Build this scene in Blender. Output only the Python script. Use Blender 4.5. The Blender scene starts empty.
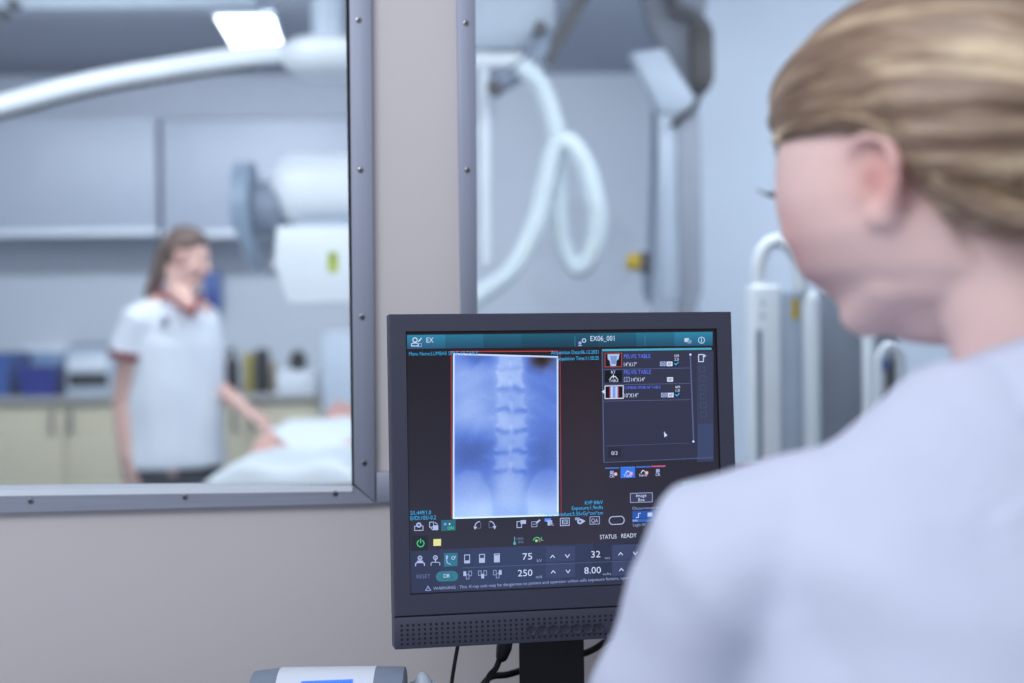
import bpy, bmesh, math, random
import numpy as np
from mathutils import Vector as V, Matrix, noise

random.seed(4)
C = bpy.context.scene.collection
SC = bpy.context.scene

# ------------------------------------------------------------------ camera
FPX = 1024 * 50 / 36
PITCH = math.atan(26.5 / FPX); ROLL = 0.0105
CAM = V((0, 0, 1.25))
FW = V((0, math.cos(PITCH), -math.sin(PITCH)))
R0 = V((1, 0, 0)); U0 = R0.cross(FW)
RT = R0 * math.cos(ROLL) - U0 * math.sin(ROLL)
UP = U0 * math.cos(ROLL) + R0 * math.sin(ROLL)
cd = bpy.data.cameras.new('camera'); cam = bpy.data.objects.new('camera', cd); C.objects.link(cam)
cam.matrix_world = Matrix(((RT.x, UP.x, -FW.x, CAM.x), (RT.y, UP.y, -FW.y, CAM.y), (RT.z, UP.z, -FW.z, CAM.z), (0, 0, 0, 1)))
cd.sensor_width = 36; cd.lens = 50; cd.clip_start = .02
cd.dof.use_dof = True; cd.dof.focus_distance = 1.64; cd.dof.aperture_fstop = 2.35; cd.dof.aperture_blades = 0
SC.camera = cam

def ray(px, py):
    return FW + RT * ((px - 512) / FPX) + UP * ((341.5 - py) / FPX)
def P(px, py, y):
    d = ray(px, py); return CAM + d * (y / d.y)
def on_plane(px, py, o, n):
    d = ray(px, py); return CAM + d * ((o - CAM).dot(n) / d.dot(n))

# ------------------------------------------------------------------ materials
def lin(c):
    r = []
    for x in c[:3]:
        x = x / 255.0
        r.append(x / 12.92 if x <= .04045 else ((x + .055) / 1.055) ** 2.4)
    return tuple(r)
def col4(c): return (*lin(c), 1)

def mat(name, rgb, rough=.5, metal=0, var=.05, scale=12, bump=0, stretch=None, spec=.5, coat=0):
    m = bpy.data.materials.new(name); m.use_nodes = True
    nt = m.node_tree; b = nt.nodes['Principled BSDF']
    tc = nt.nodes.new('ShaderNodeTexCoord'); mp = nt.nodes.new('ShaderNodeMapping')
    nt.links.new(tc.outputs['Object'], mp.inputs[0])
    if stretch: mp.inputs['Scale'].default_value = stretch
    n = nt.nodes.new('ShaderNodeTexNoise'); n.inputs['Scale'].default_value = scale; n.inputs['Detail'].default_value = 4
    nt.links.new(mp.outputs[0], n.inputs[0])
    r = nt.nodes.new('ShaderNodeValToRGB'); l = lin(rgb)
    r.color_ramp.elements[0].position = .3; r.color_ramp.elements[1].position = .7
    r.color_ramp.elements[0].color = (*[max(0, x * (1 - var)) for x in l], 1)
    r.color_ramp.elements[1].color = (*[min(1, x * (1 + var)) for x in l], 1)
    nt.links.new(n.outputs[0], r.inputs[0]); nt.links.new(r.outputs[0], b.inputs['Base Color'])
    b.inputs['Roughness'].default_value = rough; b.inputs['Metallic'].default_value = metal
    b.inputs['Specular IOR Level'].default_value = spec
    b.inputs['Coat Weight'].default_value = coat
    if bump:
        bp = nt.nodes.new('ShaderNodeBump'); bp.inputs['Strength'].default_value = bump; bp.inputs['Distance'].default_value = .01
        nt.links.new(n.outputs[0], bp.inputs['Height']); nt.links.new(bp.outputs[0], b.inputs['Normal'])
    return m

def attr_mat(name, rough=.5, emit=0, spec=.5, var=0.0, sss=0):
    m = bpy.data.materials.new(name); m.use_nodes = True
    nt = m.node_tree; b = nt.nodes['Principled BSDF']
    a = nt.nodes.new('ShaderNodeAttribute'); a.attribute_name = 'Col'
    src = a.outputs['Color']
    if var:
        n = nt.nodes.new('ShaderNodeTexNoise'); n.inputs['Scale'].default_value = 60
        hs = nt.nodes.new('ShaderNodeHueSaturation'); mr = nt.nodes.new('ShaderNodeMapRange')
        mr.inputs['To Min'].default_value = 1 - var; mr.inputs['To Max'].default_value = 1 + var
        nt.links.new(n.outputs[0], mr.inputs[0]); nt.links.new(mr.outputs[0], hs.inputs['Value'])
        nt.links.new(src, hs.inputs['Color']); src = hs.outputs[0]
    b.inputs['Roughness'].default_value = rough; b.inputs['Specular IOR Level'].default_value = spec
    if emit:
        mx = nt.nodes.new('ShaderNodeVectorMath'); mx.operation = 'SCALE'; mx.inputs['Scale'].default_value = .3; nt.links.new(src, mx.inputs[0]); nt.links.new(mx.outputs[0], b.inputs['Base Color'])
        nt.links.new(src, b.inputs['Emission Color']); b.inputs['Emission Strength'].default_value = emit
    else:
        nt.links.new(src, b.inputs['Base Color'])
        if sss:
            b.inputs['Subsurface Weight'].default_value = sss; b.inputs['Subsurface Radius'].default_value = (.01, .004, .003)
            b.inputs['Subsurface Scale'].default_value = 1
    return m

def emat(name, rgb, s):
    m = mat(name, rgb, .4); b = m.node_tree.nodes['Principled BSDF']
    b.inputs['Emission Color'].default_value = col4(rgb); b.inputs['Emission Strength'].default_value = s
    return m

def glass_mat(name):
    m = bpy.data.materials.new(name); m.use_nodes = True; nt = m.node_tree
    for n in list(nt.nodes):
        if n.type != 'OUTPUT_MATERIAL': nt.nodes.remove(n)
    out = [n for n in nt.nodes if n.type == 'OUTPUT_MATERIAL'][0]
    t = nt.nodes.new('ShaderNodeBsdfTransparent'); t.inputs[0].default_value = (.955, .975, .985, 1)
    g = nt.nodes.new('ShaderNodeBsdfGlossy'); g.inputs['Roughness'].default_value = .03; g.inputs[0].default_value = (.9, .95, 1, 1)
    f = nt.nodes.new('ShaderNodeFresnel'); f.inputs[0].default_value = 1.5
    x = nt.nodes.new('ShaderNodeMixShader')
    nt.links.new(f.outputs[0], x.inputs[0]); nt.links.new(t.outputs[0], x.inputs[1]); nt.links.new(g.outputs[0], x.inputs[2])
    nt.links.new(x.outputs[0], out.inputs[0]); return m

def hair_mat(name, stops, k1=9, k2=30, rough=.42):
    m = bpy.data.materials.new(name); m.use_nodes = True; nt = m.node_tree; b = nt.nodes['Principled BSDF']
    a = nt.nodes.new('ShaderNodeAttribute'); a.attribute_name = 'flow'
    n1 = nt.nodes.new('ShaderNodeTexNoise'); n1.inputs['Scale'].default_value = k1; n1.inputs['Detail'].default_value = 6; n1.inputs['Roughness'].default_value = .65
    nt.links.new(a.outputs['Vector'], n1.inputs[0])
    r = nt.nodes.new('ShaderNodeValToRGB'); cr = r.color_ramp
    while len(cr.elements) < len(stops): cr.elements.new(.5)
    for e, (p, c) in zip(cr.elements, stops): e.position = p; e.color = col4(c)
    nt.links.new(n1.outputs[0], r.inputs[0]); nt.links.new(r.outputs[0], b.inputs['Base Color'])
    b.inputs['Roughness'].default_value = rough
    n2 = nt.nodes.new('ShaderNodeTexNoise'); n2.inputs['Scale'].default_value = k2; n2.inputs['Detail'].default_value = 4
    nt.links.new(a.outputs['Vector'], n2.inputs[0])
    bp = nt.nodes.new('ShaderNodeBump'); bp.inputs['Strength'].default_value = .5; bp.inputs['Distance'].default_value = .004
    nt.links.new(n2.outputs[0], bp.inputs['Height']); nt.links.new(bp.outputs[0], b.inputs['Normal'])
    return m

M = {}
M['beige'] = mat('beige_wall_paint', (205, 200, 202), .6, var=.015, scale=3, bump=.02)
M['exam_wall'] = mat('blue_grey_wall_paint', (204, 211, 222), .65, var=.02, scale=2)
M['white_wall'] = mat('white_wall_paint', (203, 213, 228), .6, var=.02, scale=2)
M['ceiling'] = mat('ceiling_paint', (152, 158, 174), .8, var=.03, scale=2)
M['floor'] = mat('vinyl_floor', (168, 172, 180), .4, var=.08, scale=30)
M['alu'] = mat('brushed_aluminium', (152, 158, 176), .6, .6, var=.03, scale=8, stretch=(30, 30, .6))
M['alu_h'] = mat('brushed_aluminium_rail', (156, 161, 178), .55, .6, var=.06, scale=8, stretch=(1, 1, 30))
M['gasket'] = mat('black_gasket', (28, 30, 36), .6)
M['screw'] = mat('steel_screw', (150, 152, 160), .3, .9)
M['recess'] = mat('screw_recess', (30, 32, 38), .6)
M['glass'] = glass_mat('window_glass')
M['bezel'] = mat('charcoal_monitor_plastic', (60, 62, 80), .5, var=.05, scale=300, bump=.05)
M['bezel_dark'] = mat('monitor_inner_edge', (24, 24, 30), .4)
M['grille'] = mat('grille_holes', (22, 22, 30), .7)
M['button'] = mat('monitor_button', (50, 50, 64), .3)
M['black'] = mat('black_plastic', (20, 21, 25), .45)
M['rubber'] = mat('black_cable', (14, 14, 17), .5)
M['white_plastic'] = mat('white_plastic', (226, 234, 244), .4, var=.02)
M['machine_white'] = mat('machine_white', (238, 244, 250), .38, var=.02)
M['pale_metal'] = mat('pale_painted_metal', (186, 198, 214), .4, var=.03)
M['grey_plastic'] = mat('grey_plastic', (128, 140, 160), .5, var=.04)
M['mid_grey'] = mat('mid_grey_plastic', (118, 126, 142), .55)
M['dark_grey'] = mat('dark_grey_plastic', (66, 66, 72), .5)
M['hose'] = mat('white_ribbed_hose', (222, 234, 240), .42)
M['cream'] = mat('cream_laminate', (212, 204, 178), .45, var=.03, scale=5)
M['counter'] = mat('grey_worktop', (168, 168, 168), .4, var=.05, scale=40)
M['upper'] = mat('pale_cabinet_laminate', (170, 178, 195), .45, var=.02)
M['plinth'] = mat('dark_plinth', (70, 72, 78), .6)
M['handle'] = mat('steel_handle', (140, 140, 145), .35, .8)
M['blue'] = mat('blue_plastic', (18, 40, 140), .4)
M['navy'] = mat('navy_plastic', (18, 24, 62), .5)
M['sky_blue'] = mat('pale_blue_plastic', (120, 150, 190), .4)
M['mid_blue'] = mat('mid_blue_plastic', (50, 90, 165), .4)
M['yellow'] = mat('yellow_label', (214, 176, 20), .5)
M['lime'] = mat('yellow_green_label', (180, 196, 40), .5)
M['olive'] = mat('olive_yellow_plastic', (176, 160, 60), .5)
M['tan'] = mat('tan_plastic', (180, 160, 130), .5)
M['led'] = emat('blue_display', (40, 90, 255), 1.6)
M['diffuser'] = emat('light_diffuser', (245, 250, 255), 6)
M['scrub'] = mat('white_scrub_cotton', (226, 232, 242), .8, var=.03, scale=30, bump=.12)
M['coat'] = mat('white_coat_cotton', (202, 209, 232), .85, var=.025, scale=14, bump=.12)
M['maroon'] = mat('maroon_trim', (120, 28, 40), .8)
M['trouser'] = mat('navy_trousers', (18, 20, 32), .85, bump=.1)
M['sheet'] = mat('white_cotton_sheet', (232, 240, 246), .85, var=.02, scale=20, bump=.1)
M['skin'] = attr_mat('skin', .48, var=.03, spec=.4, sss=.12)
M['ui'] = attr_mat('screen_graphics', .35, emit=.86, spec=.22)
M['hair_blonde'] = hair_mat('dark_blonde_hair', [(.30, (68, 50, 40)), (.43, (114, 90, 74)), (.53, (150, 126, 106)), (.63, (216, 194, 162)), (.74, (154, 130, 108))], 3.4, 22)
M['hair_brown'] = hair_mat('brown_hair', [(.3, (52, 38, 34)), (.5, (84, 62, 54)), (.7, (128, 102, 84))], 6, 20)
M['hair_red'] = hair_mat('auburn_hair', [(.3, (90, 50, 44)), (.6, (140, 80, 68))], 6, 20)
M['lash'] = mat('dark_lashes', (40, 34, 38), .6)

# ------------------------------------------------------------------ object helpers
def empty(name, loc, label=None, cat=None, group=None):
    o = bpy.data.objects.new(name, None); C.objects.link(o); o.location = loc; o.empty_display_size = .05
    if label: o['label'] = label
    if cat: o['category'] = cat
    if group: o['group'] = group
    return o
def wloc(o):
    v = V(o.location)
    return v if o.parent is None else v * 0 + o.matrix_parent_inverse.inverted().translation * 0 + v + wloc(o.parent)
def setparent(o, parent):
    o.parent = parent
    if parent.type == 'EMPTY': o.matrix_parent_inverse = Matrix.Translation(parent.location).inverted()
def link(name, me, m, parent=None, label=None, cat=None, group=None, kind=None, smooth=None):
    o = bpy.data.objects.new(name, me); C.objects.link(o)
    if m is not None:
        for q in (m if isinstance(m, (list, tuple)) else [m]): me.materials.append(q)
    if parent is not None: setparent(o, parent)
    for k, v in (('label', label), ('category', cat), ('group', group), ('kind', kind)):
        if v: o[k] = v
    return o
def obj(name, bm, m, parent=None, smooth=40, **kw):
    me = bpy.data.meshes.new(name)
    bmesh.ops.recalc_face_normals(bm, faces=bm.faces)
    if smooth:
        lim = math.radians(smooth)
        for f in bm.faces: f.smooth = True
        for e in bm.edges:
            e.smooth = len(e.link_faces) == 2 and e.calc_face_angle(0) < lim
    bm.to_mesh(me); bm.free()
    return link(name, me, m, parent, **kw)
def B(): return bmesh.new()

def box(bm, a, b, bev=0, seg=2, mi=0):
    a, b = V(a), V(b)
    lo = V([min(a[i], b[i]) for i in range(3)]); hi = V([max(a[i], b[i]) for i in range(3)])
    vs = [bm.verts.new((x, y, z)) for x in (lo.x, hi.x) for y in (lo.y, hi.y) for z in (lo.z, hi.z)]
    fs = [bm.faces.new([vs[i] for i in q]) for q in ((0, 1, 3, 2), (4, 6, 7, 5), (0, 4, 5, 1), (2, 3, 7, 6), (0, 2, 6, 4), (1, 5, 7, 3))]
    for f in fs: f.material_index = mi
    bmesh.ops.recalc_face_normals(bm, faces=fs)
    if bev:
        es = list({e for f in fs for e in f.edges})
        bmesh.ops.bevel(bm, geom=es, offset=bev, segments=seg, profile=.5, affect='EDGES')
def pbox(bm, x0, y0, x1, y1, Y, depth, bev=0, seg=2):
    a = P(x0, y0, Y); b = P(x1, y1, Y)
    box(bm, (a.x, Y, a.z), (b.x, Y + depth, b.z), bev, seg)
def prism(bm, poly, off, mi=0):
    """closed polygon (list of Vectors) extruded by vector off"""
    a = [bm.verts.new(p) for p in poly]; b = [bm.verts.new(p + off) for p in poly]
    n = len(poly); fs = [bm.faces.new(a), bm.faces.new(b[::-1])]
    for i in range(n): fs.append(bm.faces.new((a[i], b[i], b[(i + 1) % n], a[(i + 1) % n])))
    for f in fs: f.material_index = mi
    bmesh.ops.recalc_face_normals(bm, faces=fs)
    return fs
def pprism(bm, pts, Y, depth, bev=0):
    fs = prism(bm, [P(x, y, Y) for x, y in pts], V((0, depth, 0)))
    if bev: bmesh.ops.bevel(bm, geom=list({e for f in fs for e in f.edges}), offset=bev, segments=2, profile=.5, affect='EDGES')

def crom(pts, k=8):
    pts = [V(p) for p in pts]; out = []
    q = [pts[0] * 2 - pts[1]] + pts + [pts[-1] * 2 - pts[-2]]
    for i in range(1, len(q) - 2):
        p0, p1, p2, p3 = q[i - 1:i + 3]
        for j in range(k):
            t = j / k
            out.append(.5 * ((2 * p1) + (p2 - p0) * t + (2 * p0 - 5 * p1 + 4 * p2 - p3) * t * t + (3 * p1 - p0 - 3 * p2 + p3) * t ** 3))
    out.append(pts[-1]); return out

def sweep(bm, pts, rad, ref=(1, 0, 0), n=16, dome=True, flow=None):
    pts = [V(p) for p in pts]; ref = V(ref)
    if not isinstance(rad, (list, tuple)): rad = [rad] * len(pts)
    rad = [(r, r) if not isinstance(r, (list, tuple)) else r for r in rad]
    T = []
    for i in range(len(pts)):
        T.append((pts[min(i + 1, len(pts) - 1)] - pts[max(i - 1, 0)]).normalized())
    rings = []
    side = None; c = []
    for i, p in enumerate(pts):
        t = T[i]; base = ref if i == 0 else side
        s = base - t * base.dot(t)
        if s.length < 1e-3: s = t.orthogonal()
        side = s.normalized(); c.append((p, side, t.cross(side), t, rad[i]))
    seq = []
    if dome:
        p, s, o, t, r = c[0]; d = min(r)
        for a in (75, 50, 25): seq.append((p - t * d * math.sin(math.radians(a)), s, o, tuple(x * math.cos(math.radians(a)) for x in r)))
    seq += [(p, s, o, r) for p, s, o, t, r in c]
    if dome:
        p, s, o, t, r = c[-1]; d = min(r)
        for a in (25, 50, 75): seq.append((p + t * d * math.sin(math.radians(a)), s, o, tuple(x * math.cos(math.radians(a)) for x in r)))
    for p, s, o, r in seq:
        rings.append([bm.verts.new(p + s * r[0] * math.cos(2 * math.pi * k / n) + o * r[1] * math.sin(2 * math.pi * k / n)) for k in range(n)])
    for a, b in zip(rings, rings[1:]):
        for k in range(n): bm.faces.new((a[k], a[(k + 1) % n], b[(k + 1) % n], b[k]))
    bm.faces.new(rings[0][::-1]); bm.faces.new(rings[-1])

def ellip(bm, c, r, axes=None, seg=20):
    """ellipsoid; axes = 3 column vectors"""
    A = Matrix.Identity(3) if axes is None else Matrix(axes).transposed()
    m4 = Matrix.Translation(V(c)) @ A.to_4x4() @ Matrix.Diagonal((*r, 1))
    bmesh.ops.create_uvsphere(bm, u_segments=seg, v_segments=seg // 2 + 2, radius=1, matrix=m4)

def cyl(bm, a, b, r0, r1=None, n=24):
    sweep(bm, [a, b], [r0, r0 if r1 is None else r1], n=n, dome=False, ref=(1, 0, 0.01))

def lathe(bm, c, prof, n=28):
    """profile [(r,z)] about vertical axis through c"""
    c = V(c); rings = []
    for r, z in prof:
        rings.append([bm.verts.new(c + V((r * math.cos(2 * math.pi * k / n), r * math.sin(2 * math.pi * k / n), z))) for k in range(n)])
    for a, b in zip(rings, rings[1:]):
        for k in range(n): bm.faces.new((a[k], a[(k + 1) % n], b[(k + 1) % n], b[k]))
    bm.faces.new(rings[0][::-1]); bm.faces.new(rings[-1])

def remesh(bm, voxel, smooth=4, wrinkle=None):
    me = bpy.data.meshes.new('tmp'); bmesh.ops.recalc_face_normals(bm, faces=bm.faces); bm.to_mesh(me); bm.free()
    o = bpy.data.objects.new('tmp', me); C.objects.link(o)
    r = o.modifiers.new('r', 'REMESH'); r.mode = 'VOXEL'; r.voxel_size = voxel
    if smooth:
        s = o.modifiers.new('s', 'SMOOTH'); s.factor = .5; s.iterations = smooth
    dg = bpy.context.evaluated_depsgraph_get(); dg.update()
    out = bpy.data.meshes.new_from_object(o.evaluated_get(dg))
    bpy.data.objects.remove(o); bpy.data.meshes.remove(me)
    if wrinkle:
        for v in out.vertices:
            v.co += v.normal * wrinkle(v.co)
    out.polygons.foreach_set('use_smooth', [True] * len(out.polygons))
    return out

def paint(me, base, spots):
    n = len(me.vertices); co = np.empty(n * 3, 'f'); me.vertices.foreach_get('co', co); co = co.reshape(-1, 3)
    c = np.tile(np.array(lin(base)), (n, 1))
    for p, r, rgb, k in spots:
        d = np.linalg.norm(co - np.array(p), axis=1); w = (k * np.exp(-(d / r) ** 2))[:, None]
        c = c * (1 - w) + np.array(lin(rgb)) * w
    a = me.color_attributes.new('Col', 'FLOAT_COLOR', 'POINT')
    a.data.foreach_set('color', np.hstack([c, np.ones((n, 1))]).astype('f').ravel())

# ------------------------------------------------------------------ people helpers
def frame_from(o, f, s=1.0):
    """head/body matrix: x = person's right, y = forward, z = up"""
    f = V(f).normalized(); r = f.cross(V((0, 0, 1))).normalized(); u = r.cross(f)
    return Matrix(((r.x * s, f.x * s, u.x * s, o[0]), (r.y * s, f.y * s, u.y * s, o[1]), (r.z * s, f.z * s, u.z * s, o[2]), (0, 0, 0, 1)))
def local_add(bm, Mx, fn):
    t = B(); fn(t)
    for v in t.verts: v.co = Mx @ v.co
    me = bpy.data.meshes.new('t'); t.to_mesh(me); t.free(); bm.from_mesh(me); bpy.data.meshes.remove(me)
def head_parts(b, full=False):
    if full:
        R_ = ((-.094, .034, .052, .024), (-.086, .050, .066, .024), (-.062, .069, .079, .021), (-.03, .080, .076, .021), (.0, .082, .078, .021), (.03, .080, .078, .019), (.06, .072, .074, .012))
        zz = np.linspace(-.094, .06, 22); q = np.array(R_)
        sweep(b, [(0, float(np.interp(z, q[:, 0], q[:, 3])), float(z)) for z in zz], [(float(np.interp(z, q[:, 0], q[:, 1])), float(np.interp(z, q[:, 0], q[:, 2]))) for z in zz], ref=(1, 0, 0), n=48)
    ellip(b, (0, -.012, .035), (.074, .098, .092), seg=32)
    ellip(b, (0, .028, -.03), (.060, .066, .092), seg=28)
    ellip(b, (0, .062, -.094), (.026, .028, .021))
    for s in (-1, 1):
        ellip(b, (s * .043, .016, -.062), (.020, .036, .032))
        ellip(b, (s * .040, .062, -.022), (.024, .024, .026))
        ellip(b, (s * .024, .078, .028), (.024, .014, .010))
        ellip(b, (s * .032, .070, .008), (.015, .015, .012))
        sweep(b, [(s * .045, .03, -.075), (s * .022, .066, -.098)], [.018, .018], n=12)
        # ear: helix rim, antihelix plate, lobe
        rim = crom([(s * .073, .012, .008), (s * .079, .014, .024), (s * .085, .004, .033), (s * .089, -.012, .028), (s * .090, -.018, .012), (s * .086, -.014, -.008), (s * .080, -.004, -.022)], 5)
        sweep(b, rim, [.0048] * len(rim), n=8)
        ellip(b, (s * .077, -.002, .004), (.005, .014, .024))
        ellip(b, (s * .080, .0, -.022), (.006, .0085, .0105))
        sweep(b, [(s * .078, .010, .004), (s * .080, .008, -.006)], [.004, .0045], n=8)
    sweep(b, [(0, .090, .022), (0, .100, .0), (0, .110, -.022)], [.007, .009, .012], n=12)
    for s in (-1, 1): ellip(b, (s * .011, .100, -.026), (.008, .011, .008))
    ellip(b, (0, .086, -.052), (.024, .012, .007)); ellip(b, (0, .084, -.063), (.020, .012, .008))
def head_spots(Mx, k=1):
    g = lambda x, y, z: Mx @ V((x, y, z))
    S = [(g(0, .096, -.052), .011 * k, (176, 96, 98), .7), (g(.014, .09, -.055), .009 * k, (176, 96, 98), .6), (g(-.014, .09, -.055), .009 * k, (176, 96, 98), .6), (g(0, .115, -.026), .012, (222, 160, 150), .4)]
    for s in (-1, 1):
        S += [(g(s * .032, .086, .008), .006, (238, 236, 236), .8), (g(s * .032, .087, .008), .0042, (60, 70, 84), .95),
              (g(s * .022, .094, .030), .006, (110, 84, 66), .75), (g(s * .032, .090, .032), .006, (110, 84, 66), .8), (g(s * .042, .083, .030), .006, (110, 84, 66), .7),
              (g(s * .045, .075, -.028), .028, (226, 158, 152), .35), (g(s * .086, -.004, .008), .03, (218, 150, 142), .5),
              (g(s * .080, .002, .004), .010, (170, 104, 98), .5)]
    return S
def smooth01(x): x = np.clip(x, 0, 1); return x * x * (3 - 2 * x)
def hair_shell(name, Mx, line, thick, bun, m, parent, nt_=150, nph=260, groove=.0022, sweepb=0.0):
    c = np.array((0, -.012, .035)); r = np.array((.074, .098, .092)); bn = np.array(bun) / np.linalg.norm(bun)
    e1 = np.cross(bn, (1, 0, 0)); e1 /= np.linalg.norm(e1); e2 = np.cross(bn, e1)
    th = np.linspace(.03, math.pi - .03, nt_)[:, None]; ph = (np.arange(nph) * 2 * math.pi / nph)[None, :]
    d = np.cos(th)[..., None] * bn + (np.sin(th) * np.cos(ph))[..., None] * e1 + (np.sin(th) * np.sin(ph))[..., None] * e2
    base = c + d * r
    u = base[..., 2] - np.interp(base[..., 1], *line)
    mk = smooth01((u + .004) / .012)
    g = np.empty(d.shape[:2])
    for i in range(nt_):
        for j in range(0, nph):
            a = 2 * math.pi * j / nph
            g[i, j] = noise.noise((math.cos(a) * 9, math.sin(a) * 9, th[i, 0] * .7)) + .6 * noise.noise((math.cos(a) * 24, math.sin(a) * 24, th[i, 0] * .9))
    edge = smooth01(u / .05)
    off = -.016 * (1 - mk) + mk * (thick * (.45 + .55 * edge) + groove * g)
    p = c + d * (r + off[..., None])
    fl = np.stack([np.cos(ph) * np.ones_like(th), np.sin(ph) * np.ones_like(th), th * .17 * np.ones_like(ph)], -1)
    W = np.array(Mx)[:3]; pw = p.reshape(-1, 3) @ W[:, :3].T + W[:, 3]
    idx = np.arange(nt_ * nph).reshape(nt_, nph)
    q = np.stack([idx[:-1], np.roll(idx, -1, 1)[:-1], np.roll(idx, -1, 1)[1:], idx[1:]], -1).reshape(-1, 4)
    faces = [tuple(int(z) for z in f) for f in q] + [tuple(int(z) for z in idx[0][::-1]), tuple(int(z) for z in idx[-1])]
    me = bpy.data.meshes.new(name); me.from_pydata([tuple(x) for x in pw], [], faces)
    a = me.attributes.new('flow', 'FLOAT_VECTOR', 'POINT'); a.data.foreach_set('vector', fl.reshape(-1).astype('f'))
    me.polygons.foreach_set('use_smooth', [True] * len(me.polygons)); me.update()
    b = B(); b.from_mesh(me); bmesh.ops.recalc_face_normals(b, faces=b.faces); b.to_mesh(me); b.free()
    return link(name, me, m, parent)
def hair_tube(name, pts, rad, m, parent, n=40, twist=2.0):
    pts = crom(pts, 10); b = B(); k = len(rad)
    rr = [float(np.interp(i / (len(pts) - 1) * (k - 1), range(k), rad)) for i in range(len(pts))]
    sweep(b, pts, rr, n=n)
    me = bpy.data.meshes.new(name); bmesh.ops.recalc_face_normals(b, faces=b.faces)
    b.verts.ensure_lookup_table(); fl = []
    for i, v in enumerate(b.verts):
        ring = i // n; a = 2 * math.pi * (i % n) / n + ring * .02 * twist
        fl += [math.cos(a), math.sin(a), ring * .03]
        v.co += v.normal * .0 + V((math.cos(a * 7), math.sin(a * 5), 0)) * .0012
    for f in b.faces: f.smooth = True
    b.to_mesh(me); b.free()
    at = me.attributes.new('flow', 'FLOAT_VECTOR', 'POINT'); at.data.foreach_set('vector', fl)
    return link(name, me, m, parent)
def hand(b, W, D, N, side=1, s=1.0, curl=.6, spread=.12):
    """W wrist, D finger direction, N palm side, thumb on side*(D x N)"""
    W, D, N = V(W), V(D).normalized(), V(N); N = (N - D * N.dot(D)).normalized(); T = D.cross(N) * side
    sweep(b, [W - D * .01 * s, W + D * .03 * s, W + D * .085 * s], [(.028 * s, .02 * s), (.038 * s, .017 * s), (.040 * s, .013 * s)], ref=T, n=14)
    for t, L, k in ((.030, .072, 1), (.010, .080, .33), (-.011, .074, -.33), (-.030, .058, -1)):
        p = W + D * .085 * s + T * t * s; d = (D + T * spread * k).normalized(); pts = [p - d * .015 * s, p]
        for j, seg in enumerate((.45, .31, .24)):
            ang = curl * (.45, .6, .4)[j]
            d = (d * math.cos(ang) + N * math.sin(ang)).normalized()
            p = p + d * L * seg * s; pts.append(p)
        sweep(b, pts, [x * s for x in (.0098, .0094, .0086, .0078, .0068)], ref=T, n=10)
    p = W + D * .022 * s + T * .030 * s; d = (D * .62 + T * .75 + N * .2).normalized(); pts = [p - d * .01 * s, p]
    for j, seg in enumerate((.036, .03, .024)):
        p = p + d * seg * s; pts.append(p); d = (d + D * .35 + N * .12).normalized()
    sweep(b, pts, [x * s for x in (.013, .012, .0105, .0095, .008)], ref=N, n=10)

# ================================================================== SETTING
AN = math.radians(5)
WA = V((math.cos(AN), math.sin(AN), 0)); WN = V((math.sin(AN), -math.cos(AN), 0)); WO = V((0, 1.95, 0))
def wp(s, z, d=0): return WO + WA * s + V((0, 0, z)) + WN * d
def Wq(px, py, d=0):
    p = on_plane(px, py, WO + WN * d, WN); return ((p - WO).dot(WA), p.z)
def WP(px, py, d=0): return on_plane(px, py, WO + WN * d, WN)
def wbox(bm, s0, z0, s1, z1, d0, d1):
    prism(bm, [wp(s0, z0, d0), wp(s1, z0, d0), wp(s1, z1, d0), wp(s0, z1, d0)], WN * (d1 - d0))
CZ = 2.43
sL, sR = -3.3, 2.62
s1a, s1b = -1.35, Wq(352, 250)[0]
s2a, s2b = Wq(476, 250)[0], 1.35
zb1 = Wq(180, 495)[1]; zb2 = Wq(480, 476)[1]; zt = 2.1
b = B()
wbox(b, sL, 0, sR, zb1, -.1, 0)
wbox(b, sL, zb1, s1a, zt, -.1, 0); wbox(b, s1b, zb1, s2a, zt, -.1, 0); wbox(b, s2b, zb1, sR, zt, -.1, 0)
wbox(b, s2a, zb1, s2b, zb2, -.1, 0); wbox(b, sL, zt, sR, CZ + .05, -.1, 0)
bmesh.ops.remove_doubles(b, verts=b.verts, dist=1e-5)
obj('wall_front', b, M['beige'], kind='structure', smooth=0)

def rail(name, quad, parent, m, d=.012, chamfer=None):
    """flat bar whose face corners are photo points on the wall plane"""
    b = B(); pts = [WP(x, y, d) for x, y in quad]
    fs = prism(b, pts, -WN * (d + .002))
    bmesh.ops.bevel(b, geom=list({e for f in fs for e in f.edges}), offset=.0012, segments=2, profile=.5, affect='EDGES')
    return obj(name, b, m, parent)
def screw(px, py, parent, d=.012, rot=.4):
    c = WP(px, py, d); b = B(); r = .0042
    def circ(rr, dd): return [c + WN * dd + (WA * math.cos(k * math.pi / 8) + V((0, 0, 1)) * math.sin(k * math.pi / 8)) * rr for k in range(16)]
    r1 = [b.verts.new(p) for p in circ(r, 0)]; r2 = [b.verts.new(p) for p in circ(r * .9, .0012)]; r3 = [b.verts.new(p) for p in circ(r * .45, .0018)]
    for A_, B_ in ((r1, r2), (r2, r3)):
        for k in range(16): b.faces.new((A_[k], A_[(k + 1) % 16], B_[(k + 1) % 16], B_[k]))
    b.faces.new(r3)
    for a in (rot, rot + math.pi / 2):
        dx = WA * math.cos(a) + V((0, 0, 1)) * math.sin(a); dy = WA * -math.sin(a) + V((0, 0, 1)) * math.cos(a)
        f = b.faces.new([b.verts.new(c + WN * .0021 + dx * x * r * .75 + dy * y * r * .17) for x, y in ((-1, -1), (1, -1), (1, 1), (-1, 1))]); f.material_index = 1
    o = obj('screw', b, [M['screw'], M['recess']], parent)
    return o

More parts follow.
